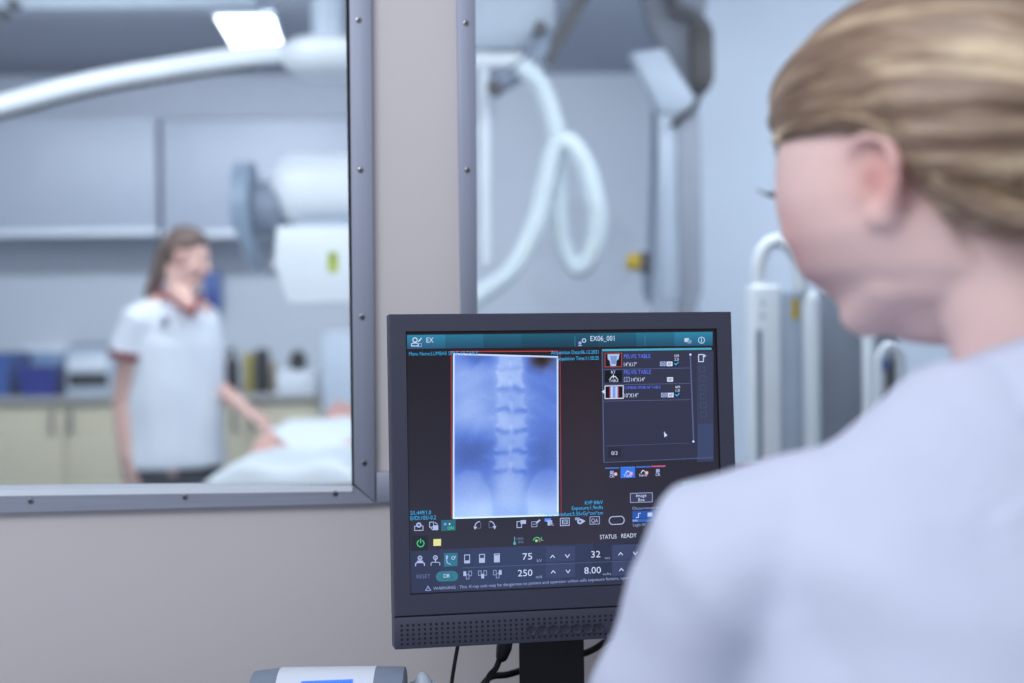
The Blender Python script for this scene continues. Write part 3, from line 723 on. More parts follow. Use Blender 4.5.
# status band
rect('power_box', 411.6, 536, 428, 551, (40, 44, 56), .0003)
arc(I, 420.6, 543.4, 3.4, 120, 420, 1.2, (70, 200, 130)); stroke(I, [(420.6, 539), (420.6, 543)], 1.2, (70, 200, 130))
rect(I, 433.4, 539.2, 441, 546, (226, 222, 150), .0006)
stroke(I, [(514.6, 537), (514.6, 542.6)], 1.2, (110, 150, 180)); disc(I, 514.6, 543.4, 1.5, (80, 170, 170)); txt('100%', 516.6, 540, 523.6, 2.4, (110, 130, 165)); txt('0%', 518, 543.4, 523.6, 2.4, (110, 130, 165))
arc(I, 537, 541, 3.6, 20, 170, 1, (90, 200, 140)); disc(I, 536.4, 540.8, 1.3, (120, 230, 150)); stroke(I, [(538.4, 539.4), (540, 542)], 1, (220, 90, 90)); txt('L', 541.2, 540.6, 543.6, 3.6, (90, 200, 140))
txt('STATUS', 600, 539.2, 616.6, 4.2, WHT); txt('READY', 621.4, 538, 636.6, 4.2, WHT)
# exposure panel
X_ = 'exposure_panel'
for k in range(10):
    xa = 409.4 + k * 30.6
    rect(X_, xa, 550.6 - k * 1.16, xa + 30.8, 593 - k * 1.5, tuple(np.array((46, 50, 72)) + np.array((10, 18, 28)) * math.sin(math.pi * min(1, .15 + k / 8))), .0002)
for x0, y0, x1, y1 in ((546, 547.4, 575, 562), (546, 563.6, 575, 578), (612, 545, 648, 560.4), (612, 561.4, 648, 576)): rect(X_, x0, y0, x1, y1, (62, 72, 106), .0003)
stroke(X_, [(462, 568), (648, 560)], .5, (92, 104, 140))
def person_ic(x, y, full):
    arc(I, x, y - 4, 1.9, 0, 360, 1.2, tw); disc(I, x, y - 3.8, .7, tw); stroke(I, [(x, y - 2), (x, y)], 1.2, tw)
    stroke(I, [(x - 4.4, y + 4), (x - 4.4, y + 1.6), (x - 3, y + .6), (x + 3, y + .6), (x + 4.4, y + 1.4), (x + 4.4, y + 3.6)], 1.2 if full else .9, tw)
    if full: rect(I, x - 3, y - 1.2, x + 3, y + .8, tw, .0007)
person_ic(420, 562, 1); person_ic(435.4, 561.6, 0)
rect('mode_button', 444, 553.4, 457.6, 566.6, (52, 116, 140), .0004); stroke(I, [(446.4, 556.8), (447, 562.6), (450.6, 564.4)], 1, tw); arc(I, 453.2, 558, 1.5, 0, 360, .9, tw); stroke(I, [(455, 558), (455.4, 556)], .8, tw); rect(I, 446, 555.6, 447.8, 558.8, tw, .0007)
for k, fill in enumerate((.3, .55, .85)):
    x = 464.6 + k * 14.9; y0 = 555 - k * .5; box_o(I, x, y0, x + 5, y0 + 8, 1, tw); rect(I, x + .3, y0 + 8 * (1 - fill), x + 4.8, y0 + 7.8, tw, .0007)
for k in range(3):
    x = 463.4 + k * 15; y = 571.4 - k * .5
    for j, (dx, dy) in enumerate(((0, 0), (2.9, 3), (5.4, -.2))):
        (rect if j == k else box_o)(I, x + dx, y + dy, x + dx + 2.8, y + dy + 4.6, *((tw, .0007) if j == k else (.7, (150, 165, 205))))
txt('RESET', 416.6, 578.6, 430.4, 3.8, (104, 116, 160))
for cx0, cx1 in ((441, 453),):
    rect('mode_button', cx0, 571.4, cx1, 581.6, (56, 120, 140), .0004); disc('mode_button', cx0, 576.6, 5.1, (56, 120, 140), .0004, 20); disc('mode_button', cx1, 576.1, 5.1, (56, 120, 140), .0004, 20)
txt('DR', 443.6, 577.8, 450, 3.6, WHT)
txt('75', 522.6, 559.8, 532.2, 6.4, WHT); txt('kV', 537, 562, 542, 2.9, PB); txt('250', 518, 576.4, 532.4, 6.4, WHT); txt('mA', 536, 578.4, 542.4, 2.9, PB)
txt('32', 591.2, 557.6, 600.4, 6.4, WHT); txt('ms', 605, 559.2, 610, 2.6, PB); txt('8.00', 584.4, 573.8, 601, 6.4, WHT); txt('mAs', 603, 575.2, 611, 2.6, PB)
for x, y in ((552.6, 556.4), (553.2, 571.8), (620.6, 553.8), (621.4, 569.6)):
    stroke(I, [(x - 2, y + 1.4), (x, y - 1.2), (x + 2, y + 1.2)], 1, WHT)
    stroke(I, [(x + 12.8, y - 1.7), (x + 14.8, y + 1), (x + 16.8, y - 1.9)], 1, WHT)
stroke(I, [(425.6, 590.6), (430.8, 590.3), (428, 586)], .8, PB, closed=True); stroke(I, [(428.1, 587.6), (428.1, 589.2)], .6, PB)
txt('WARNING : This X-ray unit may be dangerous to patient and operator unless safe exposure factors, operating instructions', 433.4, 590, 659, 3.0, (150, 165, 205), y1=577.4)

# text to mesh
tmp = []
def font_obj(s):
    fc = bpy.data.curves.new('t', 'FONT'); fc.body = s; fc.resolution_u = 3
    o = bpy.data.objects.new('t', fc); C.objects.link(o); return o
ref = font_obj('H'); tobs = [font_obj(t[0]) for t in texts]
dg = bpy.context.evaluated_depsgraph_get(); dg.update()
def tmesh(o): return bpy.data.meshes.new_from_object(o.evaluated_get(dg))
hm = tmesh(ref); CAPH = max(v.co.y for v in hm.vertices)
for o, (s, x0, y, x1, y1, cap, col, d, name) in zip(tobs, texts):
    m_ = tmesh(o); xs = [v.co.x for v in m_.vertices]; xa, xb = min(xs), max(xs)
    p0 = sp_(x0, y, d); p1 = sp_(x1, y1, d); ux = (p1 - p0) / (xb - xa)
    up_ = (sp_(x0, y - cap, d) - p0).length / CAPH; uy = MU * up_
    f_ = flats.setdefault(name + '#%d' % len(flats), Flat()); base = len(f_.v)
    f_.v += [p0 + ux * (v.co.x - xa) + uy * v.co.y for v in m_.vertices]; f_.c += [lin(col)] * len(m_.vertices)
    f_.f += [tuple(base + i for i in pl.vertices) for pl in m_.polygons]
    bpy.data.meshes.remove(m_)
for o in tobs + [ref]: bpy.data.objects.remove(o)
bpy.data.meshes.remove(hm)
def clusters(f_, gap):
    """face indices grouped by closeness on the screen"""
    bb = []
    for f in f_.f:
        us = [(f_.v[i] - mc).dot(MR) for i in f]; vs = [(f_.v[i] - mc).dot(MU) for i in f]; bb.append([min(us), max(us), min(vs), max(vs)])
    par = list(range(len(bb)))
    def find(i):
        while par[i] != i: i = par[i]
        return i
    for i in range(len(bb)):
        for j in range(i):
            A_, B_ = bb[i], bb[j]
            if A_[0] - gap < B_[1] and B_[0] - gap < A_[1] and A_[2] - gap < B_[3] and B_[2] - gap < A_[3]: par[find(i)] = find(j)
    out = {}
    for i in range(len(bb)): out.setdefault(find(i), []).append(i)
    return list(out.values())
for name, f_ in flats.items():
    nm = name.split('#')[0]
    for grp in (clusters(f_, .0022) if nm in ('icon', 'badge', 'thumbnail', 'mode_button', 'side_button', 'mode_tabs') else [range(len(f_.f))]):
        vs, fs, cs, mp_ = [], [], [], {}
        for fi in grp:
            q = []
            for i in f_.f[fi]:
                if i not in mp_: mp_[i] = len(vs); vs.append(tuple(f_.v[i])); cs.append(f_.c[i])
                q.append(mp_[i])
            fs.append(q)
        me = bpy.data.meshes.new(nm); me.from_pydata(vs, [], fs)
        a = me.color_attributes.new('Col', 'FLOAT_COLOR', 'POINT'); a.data.foreach_set('color', [y for c in cs for y in (*c, 1)])
        link({'mode_tabs': 'mode_tab'}.get(nm, nm), me, M['ui'], screen)

# ================================================================== DESK AND WHAT STANDS ON IT
desk = empty('desk', (0, 1.55, 0), 'grey operator desk carrying the monitor against the beige wall', 'desk')
b = B(); box(b, (-.75, 1.18, .71), (.95, 1.87, .74), .004); obj('desktop', b, M['mid_grey'], desk)
for x in (-.72, .89):
    for y in (1.22, 1.80):
        b = B(); box(b, (x, y, 0), (x + .04, y + .04, .709)); obj('leg', b, M['dark_grey'], desk)
# small console with grey ends
con = empty('control_console', P(326, 700, 1.6).xy.to_3d() + V((0, 0, .74)), 'small white control console with grey rounded ends and glowing blue display', 'console')
def cons(x0, x1, yt0, yt1, m, name, rnd=False):
    b = B(); a0 = P(x0, yt0, 1.58); a1 = P(x1, yt1, 1.58); n = 7
    prof = [(0, 0)] + [(0.0, -.012)] if False else None
    pr = [(-.055, .74), (-.05, .80)] + [(-.045 + .09 * k / 6, .80 + (a0.z - .80) * math.sin(math.pi * (.12 + .76 * k / 6)) ** .45) for k in range(7)] + [(.05, .80), (.055, .74)]
    A_ = [b.verts.new((a0.x, 1.6 + y, z)) for y, z in pr]; sc = (a1.z - .74) / (a0.z - .74)
    B_ = [b.verts.new((a1.x, 1.6 + y, .74 + (z - .74) * sc)) for y, z in pr]
    for i in range(len(pr) - 1): b.faces.new((A_[i], A_[i + 1], B_[i + 1], B_[i]))
    b.faces.new(A_); b.faces.new(B_[::-1]); b.faces.new((A_[0], A_[-1], B_[-1], B_[0]))
    return obj(name, b, m, con)
cons(277, 374, 673, 671.8, M['white_plastic'], 'console_body')
cons(250, 277.2, 677, 673.6, M['grey_plastic'], 'end_cap'); cons(373.8, 403, 672, 672.6, M['grey_plastic'], 'end_cap')
b = B(); pp = [P(x, y, 1.545) for x, y in ((300, 684), (352, 682), (352, 720), (300, 722))]
prism(b, pp, V((0, .012, 0))); obj('display', b, M['led'], con, label='glowing blue display')
c0 = P(423, 700, 1.62)
b = B(); lathe(b, (c0.x, 1.62, .74), [(.022, 0), (.024, .004), (.024, .07), (.021, .078)]); cap_o = empty('squeeze_bottle', (c0.x, 1.62, .74), 'small pale bottle with conical tip between console and monitor cable', 'bottle')
obj('bottle_body', b, M['white_plastic'], cap_o)
zt_ = P(423, 672, 1.62).z - .74
b = B(); lathe(b, (c0.x, 1.62, .74), [(.018, .0785), (.016, .09), (.011, zt_ - .012), (.006, zt_ - .003), (.002, zt_)]); obj('bottle_cap', b, M['pale_metal'], cap_o)
# cables
def cable(pts, r, label, extra=None):
    b = B(); q = crom(pts, 8); sweep(b, q, r, n=10)
    if extra is None: return obj('cable', b, M['rubber'], label=label, cat='cable', group='cables hanging behind the monitor')
    e = empty('cable', q[-1], label, 'cable', 'cables hanging behind the monitor'); obj('cord', b, M['rubber'], e)
    b = B(); sweep(b, extra, [.0085, .0095, .0075], n=14); obj('plug', b, M['black'], e); return e
cable([P(462, 628, 1.71), P(457, 650, 1.71), P(451, 690, 1.70), V((P(449, 700, 1.69).x, 1.70, .745))], .0024, 'thin straight black cable dropping behind the left end of the monitor')
cable([P(501, 655, 1.71), P(496, 668, 1.71), P(486, 684, 1.70), V((P(476, 700, 1.68).x, 1.68, .746))], .0036, 'black cable with a thick plug left of the monitor stand', [P(507, 634, 1.71), P(504, 648, 1.71), P(502, 656, 1.71)])
cable([P(640, 630, 1.80), P(612, 638, 1.79), P(588, 652, 1.785), P(550, 662, 1.78), P(510, 674, 1.77), P(485, 682, 1.74), V((P(465, 700, 1.70).x, 1.70, .7455))], .0042, 'black cable slanting behind the monitor stand neck from the right')

# ================================================================== EXAM ROOM: cabinets
WT0 = P(60, 403, 6.4).z; CT = WT0 + .035
def base_cabinet(x0, x1, label, seams):
    Yf = 6.4; a = P(x0, 403, Yf); d = P(x1, 403, Yf); zt_ = a.z
    zt_ = WT0 - .0005
    e = empty('base_cabinet', ((a.x + d.x) / 2, 6.7, 0), label, 'cabinet', 'cream base cabinets')
    b = B(); box(b, (a.x + .002, Yf + .02, .1), (d.x - .002, 6.99, zt_)); obj('carcass', b, M['cream'], e, smooth=0)
    b = B(); box(b, (a.x + .002, Yf + .06, 0), (d.x - .002, 6.99, .1)); obj('plinth', b, M['plinth'], e, smooth=0)
    for k in range(len(seams) - 1):
        p0 = P(seams[k], 403, Yf).x + .004; p1 = P(seams[k + 1], 403, Yf).x - .004
        b = B(); box(b, (p0, Yf, .11), (p1, Yf + .019, zt_ - .01), .002); dr = obj('door', b, M['cream'], e)
        hx = (p1 - .045) if k % 2 == 0 else (p0 + .03)
        b = B(); hz = P(60, 421, Yf).z; sweep(b, [(hx, Yf, hz + .045), (hx, Yf - .028, hz + .045), (hx, Yf - .028, hz - .045), (hx, Yf, hz - .045)], .008, n=8); obj('handle', b, M['handle'], dr)
    return e
base_cabinet(-60, 171, 'cream two-door base cabinet left of the standing woman, under the microwave', (-60, 64, 171))
base_cabinet(171.4, 320, 'cream base cabinet behind the standing woman reaching to the patient', (171.4, 246, 320))
b = B(); a = P(-60, 398, 6.38); d = P(322, 398, 6.38); CT = a.z + .0
box(b, (a.x, 6.37, WT0), (d.x, 6.995, CT), .004)
obj('worktop', b, M['counter'], label='grey worktop running over the cream base cabinets', cat='worktop')
def upper(x0, x1, label):
    Yf = 6.62; a = P(x0, 120, Yf); d = P(x1, 234, Yf)
    e = empty('wall_cabinet', ((a.x + d.x) / 2, 6.8, d.z), label, 'cabinet', 'pale wall cabinets')
    b = B(); box(b, (a.x, Yf + .02, d.z), (d.x, 6.995, a.z)); obj('carcass', b, M['upper'], e, smooth=0)
    b = B(); box(b, (a.x + .003, Yf, d.z + .03), (d.x - .003, Yf + .018, a.z - .003), .002); obj('door', b, M['upper'], e)
    b = B(); box(b, (a.x + .001, Yf - .012, d.z - .004), (d.x - .001, Yf + .018, d.z + .027), .003); obj('light_rail', b, M['white_plastic'], e)
upper(-140, 157.6, 'pale wall cabinet over the blue bins, left of the cabinet seam')
upper(160.6, 420, 'pale wall cabinet above the standing woman, right of the cabinet seam')

# things on the worktop
def cpos(px, Y): return P(px, 380, Y).x
def onctr(name, x0, y0, x1, Y, depth, m, label, cat, bev=.008, parent=None):
    a = P(x0, y0, Y); d = P(x1, y0, Y); b = B(); box(b, (a.x, Y, CT + .0005), (d.x, Y + depth, a.z), bev)
    return obj(name, b, m, label=label, cat=cat)
# bins
def bin_(x0, x1, y0, Y, depth, m, label):
    a = P(x0, y0, Y); d = P(x1, y0, Y); b = B(); t = .008; z0 = CT + .0005; z1 = a.z; k = .012
    def lp(i, z, o=0): return [V((a.x + i + o, Y + i + o, z)), V((d.x - i - o, Y + i + o, z)), V((d.x - i - o, Y + depth - i - o, z)), V((a.x + i + o, Y + depth - i - o, z))]
    L = [[b.verts.new(p) for p in q] for q in (lp(k, z0), lp(0, z1 - .012), lp(-.005, z1 - .012), lp(-.005, z1), lp(t, z1), lp(k + t, z0 + t))]
    for A_, B_ in zip(L, L[1:]):
        for i in range(4): b.faces.new((A_[i], A_[(i + 1) % 4], B_[(i + 1) % 4], B_[i]))
    b.faces.new(L[0]); b.faces.new(L[-1]); return obj('storage_bin', b, m, label=label, cat='bin')
bin_(-28, 9, 354, 6.45, .3, M['mid_blue'], 'blue bin at the end of the worktop, left of the deep blue one')
bin_(18, 55.5, 368, 6.42, .22, M['blue'], 'low deep blue bin on the worktop before a pale box')
onctr('storage_box', 12, 357, 27, 6.77, .09, M['navy'], 'dark navy box standing behind the deep blue bin', 'box')
onctr('storage_box', 30, 353, 60, 6.70, .16, M['sky_blue'], 'pale blue box behind the deep blue bin', 'box')
onctr('storage_box', 22, 345, 64.5, 6.88, .1, M['white_plastic'], 'wide white box standing at the back against the splashback', 'box')
# microwave / tabletop steriliser
mv = empty('microwave_oven', (cpos(87, 6.6), 6.6, CT), 'pale microwave oven with dark window on the worktop beside the standing woman', 'microwave')
b = B(); a = P(65, 356, 6.42); d = P(111, 356, 6.42); box(b, (a.x, 6.42, CT + .0005), (d.x, 6.76, a.z), .008); obj('body', b, M['pale_metal'], mv)
b = B(); pbox(b, 68, 374, 107.5, 386, 6.413, .008, .002); obj('oven_window', b, M['black'], mv)
b = B(); pbox(b, 68, 358.5, 107, 371, 6.412, .009, .002); obj('control_panel', b, M['white_plastic'], mv)
ms = empty('instrument_tray', (cpos(87, 6.6), 6.6, P(80, 356, 6.42).z), 'grey wire tray standing on the pale microwave oven', 'tray')
b = B(); pbox(b, 68, 350, 108, 355.7, 6.46, .26, .006); obj('tray_base', b, M['pale_metal'], ms)
for k in range(6):
    b = B(); x = 70 + k * 7; pt = P(x, 347, 6.46); sweep(b, [(pt.x, 6.48, pt.z - .015), (pt.x, 6.48, pt.z + .01), (pt.x, 6.70, pt.z + .01), (pt.x, 6.70, pt.z - .015)], .005, n=8); obj('wire', b, M['grey_plastic'], ms)
def vase(px, y0, half, Y, m, name, label, cat, prof):
    x = P(px, y0, Y).x; z1 = P(px, y0, Y).z; h = z1 - CT - .0005; w = half / 1422 * Y
    b = B(); lathe(b, (x, Y, CT + .0005), [(r * w, z * h) for r, z in prof], 24); return obj(name, b, m, label=label, cat=cat)
BOT = [(.9, 0), (1, .03), (1, .62), (.85, .72), (.4, .8), (.38, .9), (.5, .9), (.5, 1)]
CAN = [(.92, 0), (1, .03), (1, .94), (.9, 1)]
vase(232, 348, 7, 6.55, M['black'], 'bottle', 'black bottle on the worktop right beside the standing woman', 'bottle', BOT)
vase(248.5, 353, 5.5, 6.6, M['olive'], 'canister', 'yellow canister on the worktop touching a black one', 'canister', CAN)
vase(262, 349, 7.5, 6.55, M['black'], 'canister', 'black canister on the worktop next to the yellow one', 'canister', CAN)
vase(272.5, 362, 4, 6.7, M['tan'], 'canister', 'small tan canister behind the black canister', 'canister', CAN)
onctr('carton', 276, 371, 315, 6.45, .2, M['white_plastic'], 'white carton on the worktop under the black round container', 'box', .004)
wz = P(296, 371, 6.45).z
b = B(); x = P(298, 371, 6.54).x; hh_ = P(298, 350, 6.54).z - wz
lathe(b, (x, 6.54, wz + .0006), [(.025, 0), (.036, .01), (.042, hh_ * .45), (.036, hh_ * .75), (.02, hh_ * .92), (.008, hh_)]); obj('jar', b, M['black'], label='black round container standing on top of the white carton', cat='container')
# blue dispenser on the back wall
ds = empty('wall_mounted_dispenser', (P(212, 300, 6.95).x, 6.95, P(212, 312, 6.95).z), 'blue dispenser on the back wall beside the standing woman\'s chin', 'dispenser')
b = B(); pbox(b, 203, 272, 219, 312, 6.90, .1, .012); obj('case', b, M['mid_blue'], ds)
b = B(); pbox(b, 206, 294, 216, 306, 6.893, .012, .003); obj('opening', b, M['blue'], ds)
# folding screen panel
pn = empty('privacy_panel', (P(360, 400, 6.3).x, 6.3, 0), 'grey blue upright panel standing at the end of the cream cabinets', 'panel')
a = P(322, 332, 6.3); d = P(400, 332, 6.3)
b = B(); box(b, (a.x, 6.28, .12), (d.x, 6.31, a.z), .01); obj('panel_board', b, M['pale_metal'], pn)
for x in (a.x + .04, d.x - .08):
    b = B(); box(b, (x, 6.14, 0), (x + .04, 6.45, .03), .006); box(b, (x + .005, 6.28, .025), (x + .035, 6.31, .13)); obj('foot', b, M['grey_plastic'], pn)

# ================================================================== CEILING FITTINGS
def cz(px, py):
    d = ray(px, py); return CAM + d * ((CZ - CAM.z) / d.z)
lt = empty('ceiling_light', cz(248, 30), 'bright narrow ceiling light panel above the white boom arm', 'ceiling light')
q = [cz(x, y) for x, y in ((216, 12), (272, 12), (284, 47), (237, 48.5))]
b = B(); prism(b, [p + V((0, 0, -.02)) for p in q], V((0, 0, .0195))); obj('diffuser', b, M['diffuser'], lt, smooth=0)
cen = sum(q, V()) / 4
b = B()
o_ = [cen + (p - cen) * 1.08 for p in q]; i_ = [cen + (p - cen) * 1.005 for p in q]
for k in range(4):
    prism(b, [o_[k] - V((0, 0, .018)), o_[(k + 1) % 4] - V((0, 0, .018)), i_[(k + 1) % 4] - V((0, 0, .018)), i_[k] - V((0, 0, .018))], V((0, 0, .0175)))
obj('frame', b, M['pale_metal'], lt, smooth=0)
# ceiling rail
rl_ = empty('ceiling_rail', (P(100, 0, 4.5).x, 4.5, CZ), 'pale ceiling rail crossing above the boom arm with dark end bolts', 'rail')
b = B(); pbox(b, -160, -20, 258, 7, 4.5, .10, .01); obj('rail_beam', b, M['pale_metal'], rl_)
for x, y in ((3, 14), (14, 5)):
    b = B(); c = P(x, y, 4.48); cyl(b, c - V((0, .03, 0)), c + V((0, .03, 0)), .014, n=16); obj('bolt', b, M['dark_grey'], rl_)
for x in (-100, 120):
    b = B(); a = P(x, -18, 4.53); box(b, (a.x, 4.53, a.z - .01), (a.x + .05, 4.57, CZ - .0005)); obj('hanger', b, M['pale_metal'], rl_, smooth=0)

# boom arm
Yb = 4.25
bo = empty('ceiling_boom', (P(330, 30, Yb).x, Yb, CZ), 'long white ceiling boom arm sloping up to its round joint under the light', 'boom')
b = B(); pts = [P(x, y, Yb) for x, y in ((-420, 205), (-150, 145), (0, 105), (90, 82), (180, 66), (250, 56), (310, 52))]
sweep(b, crom(pts, 6), .030, n=20); obj('arm', b, M['machine_white'], bo)
b = B(); pts = [P(x, y + 11, Yb) + V((0, .02, 0)) for x, y in ((-150, 145), (0, 105), (90, 82), (180, 66), (250, 56))]
q = crom(pts, 14); sweep(b, q, [.006 if i % 2 else .009 for i in range(len(q))], n=8); obj('cable_chain', b, M['dark_grey'], bo)
hp = P(328, 58, Yb)
b = B(); lathe(b, (hp.x, Yb, hp.z), [(.03, -.062), (.09, -.055), (.125, -.03), (.14, .0), (.135, .03), (.11, .05), (.05, .058)], 36); obj('joint', b, M['machine_white'], bo)
b = B(); lathe(b, (hp.x, Yb, hp.z), [(.05, .056), (.05, CZ - hp.z - .03), (.13, CZ - hp.z - .02), (.13, CZ - hp.z - .0005)], 28); obj('ceiling_mount', b, M['pale_metal'], bo)

# ================================================================== X-RAY TUBE
Yt = 4.6
xt = empty('xray_tube_unit', (P(413, 100, Yt).x, Yt, CZ), 'ceiling-hung white x-ray tube head with grey end plate and yellow-green sticker', 'x-ray unit')
b = B(); a = P(263, 151, Yt - .1); d = P(452, 221, Yt - .1)
box(b, (a.x, Yt - .11, d.z), (d.x, Yt + .11, a.z), .098, 8); obj('tube_housing', b, M['machine_white'], xt)
b = B(); pprism(b, [(276, 226), (440, 226), (440, 300), (288, 304), (279, 280), (274, 262)], Yt - .12, .22, .008); col_ = obj('collimator', b, M['machine_white'], xt)
b = B(); pprism(b, [(300, 221), (425, 221), (425, 232), (300, 232)], Yt - .1, .17); obj('collar', b, M['pale_metal'], xt)
b = B(); c = P(276, 264, Yt - .06); ellip(b, c, (.014, .014, .014)); obj('knob', b, M['machine_white'], col_)
b = B(); pbox(b, 327.5, 252, 338, 272, Yt - .1225, .003); obj('warning_sticker', b, M['lime'], col_, label='yellow-green warning sticker')
b = B(); pbox(b, 330.5, 254, 335, 261, Yt - .1232, .001); obj('sticker_mark', b, mat('sticker_ink', (120, 130, 30)), col_)
# end plate: tall rounded plate seen nearly edge on, tapering below
b = B()
def plate(x): return [P(x + dx, y, Yt) + V((0, dy, 0)) for dx, y, dy in ()]
outl = []
for k in range(28):
    t = 2 * math.pi * k / 28; hz = .15 * math.sin(t); ww = .135 * math.cos(t)
    zz = P(250, 208, Yt).z + (hz if hz > 0 else hz * 1.35); ww *= 1 if hz > 0 else (1 - .45 * (-hz / .15))
    outl.append((ww, zz))
xa, xb = P(237, 200, Yt).x, P(254, 200, Yt).x
A_ = [b.verts.new((xa + .02 * (1 - (w / .135) ** 2) * 0 + (P(250, 208, Yt).z - z > .05) * (P(250, 208, Yt).z - z - .05) * .35, Yt + w, z)) for w, z in outl]
B_ = [b.verts.new((xb + (P(250, 208, Yt).z - z > .05) * (P(250, 208, Yt).z - z - .05) * .10, Yt + w, z)) for w, z in outl]
b.faces.new(A_); b.faces.new(B_[::-1])
for k in range(28): b.faces.new((A_[k], A_[(k + 1) % 28], B_[(k + 1) % 28], B_[k]))
bmesh.ops.bevel(b, geom=[e for e in b.edges if abs((e.verts[0].co - e.verts[1].co).x) < .03 and len(e.link_faces) == 2 and e.calc_face_angle(0) > .9], offset=.012, segments=3, profile=.5, affect='EDGES')
obj('end_plate', b, mat('blue_grey_plate', (146, 164, 186), .5), xt, label='grey rounded control plate')
b = B(); a = P(252, 208, Yt); cyl(b, V((xb - .005, Yt, a.z)), V((P(285, 208, Yt).x, Yt, a.z)), .085, .1, 28); obj('end_neck', b, M['grey_plastic'], xt)
# suspension column hidden behind the pillar, carriage reaching the second window
cx = P(413, 100, Yt).x; zt2 = P(413, 151, Yt).z
b = B(); box(b, (cx - .08, Yt - .08, zt2 - .02), (cx + .08, Yt + .08, CZ - .12), .01); obj('column', b, M['pale_metal'], xt)
b = B(); a = P(436, -40, Yt - .15); d = P(556, 47, Yt - .15); box(b, (a.x - .25, Yt - .15, d.z), (d.x, Yt + .25, CZ - .001), .01); obj('carriage', b, M['pale_metal'], xt)
b = B(); sweep(b, crom([P(543, 30, Yt - .2), P(538, 52, Yt - .22), P(522, 70, Yt - .22), P(500, 84, Yt - .22), P(493, 88, Yt - .2)], 6), [(.03, .02)] * 25, n=14); obj('yoke', b, M['grey_plastic'], xt)
for x, y in ((540, 29), (495, 88)):
    b = B(); c = P(x, y, Yt - .24); cyl(b, c - V((0, .03, 0)), c + V((0, .04, 0)), .02, .024, 18); obj('pivot', b, M['dark_grey'], xt)
b = B(); sweep(b, [P(483, 52, Yt - .1), P(485, 150, Yt - .1), P(487, 262, Yt - .1)], .017, n=14); obj('guide_rod', b, M['machine_white'], xt)
b = B(); pbox(b, 440, 52, 545, 66, Yt - .12, .1, .01); obj('crossbar', b, M['machine_white'], xt)
b = B(); pprism(b, [(541, 58), (551, 66), (606, -30), (588, -30)], Yt - .2, .03); obj('support_strut', b, M['dark_grey'], xt)
# ribbed hose
b = B(); Yh = Yt - .3
hpts = [(392, 262, .12), (402, 300, .06), (440, 318, 0), (478, 296, 0), (512, 270, 0), (535, 225, 0), (545, 185, .0), (555, 150, -.01), (570, 143, -.02), (588, 172, -.01), (598, 222, .02), (590, 258, .05), (577, 268, .07), (564, 245, .08), (558, 200, .08), (558, 150, .07), (553, 120, .05), (542, 88, .03), (526, 70, .0)]
q = crom([P(x, y, Yh + dz) for x, y, dz in hpts], 16)
# arc-length resample for even ridges
L = [0]
for i in range(1, len(q)): L.append(L[-1] + (q[i] - q[i - 1]).length)
NS = int(L[-1] / .006); rs = []
Lx = np.array(L); qa = np.array([tuple(p) for p in q])
for k in range(NS + 1):
    t = L[-1] * k / NS; rs.append(V([float(np.interp(t, Lx, qa[:, j])) for j in range(3)]))
sweep(b, rs, [.0315 if i % 2 else .029 for i in range(len(rs))], n=18)
obj('hanging_hose', b, M['hose'], label='thick white ribbed hose hanging in a loop behind the second window', cat='hose')

# ================================================================== SWING ARM right of the hose
Ys = 4.7
sw = empty('ceiling_swing_arm', (P(680, 0, Ys).x, Ys, CZ), 'grey ceiling swing arm with dark motor housing and long upright post', 'equipment arm')
b = B(); pprism(b, [(690, 26), (701, 18), (714, 28), (715, 78), (708, 92), (692, 84)], Ys - .1, .16, .012); obj('motor_housing', b, mat('dark_brown_grey', (52, 47, 48), .5), sw)
b = B(); pprism(b, [(640, -30), (712, -30), (704, 24), (692, 94), (672, 62), (648, 22)], Ys - .04, .12, .01); obj('shoulder_body', b, mat('arm_grey', (120, 124, 138), .55), sw)
b = B(); pprism(b, [(630, 52), (664, 48), (696, 100), (682, 114), (660, 112)], Ys - .12, .1, .008); obj('forearm', b, M['pale_metal'], sw)
b = B(); pprism(b, [(658, 104), (682, 104), (680, 300), (661, 300)], Ys - .10, .05, .006); obj('post', b, M['pale_metal'], sw)
b = B(); pprism(b, [(676, 118), (701, 110), (703, 290), (690, 330), (680, 330)], Ys - .11, .12, .008); obj('post_cover', b, mat('soft_grey', (148, 154, 168), .5), sw)
b = B(); sweep(b, [P(655, 112, Ys), P(652, 200, Ys), P(649, 300, Ys)], .012, n=12); rd = obj('rod', b, M['grey_plastic'], sw)
b = B(); sweep(b, crom([P(698, 96, Ys - .06), P(694, 108, Ys - .12), P(680, 118, Ys - .14), P(674, 124, Ys - .12)], 6), .012, n=12); obj('cable_loop', b, M['dark_grey'], sw)
b = B(); sweep(b, crom([P(668, -10, Ys - .06), P(676, 10, Ys - .08), P(690, 14, Ys - .08), P(704, 26, Ys - .08)], 6), .022, n=12); obj('bracket', b, M['dark_grey'], sw)
b = B(); pbox(b, 640, 252, 650, 272, Ys - .03, .06, .006); obj('clamp', b, M['dark_grey'], sw)
b = B(); a = P(627, 262, Ys); d = P(641, 262, Ys); cyl(b, a, d, .026, .03, 18); obj('lever', b, M['yellow'], sw, label='yellow lever')
b = B(); c = P(646, 282, Ys); sweep(b, [c + V((0, 0, .03)), c - V((0, 0, .03))], .014, n=10); obj('hook', b, M['grey_plastic'], sw)
b = B(); a = P(650, -20, Ys); box(b, (a.x, Ys - .03, a.z - .05), (a.x + .16, Ys + .07, CZ - .0005), .008); obj('ceiling_mount', b, M['mid_grey'], sw)

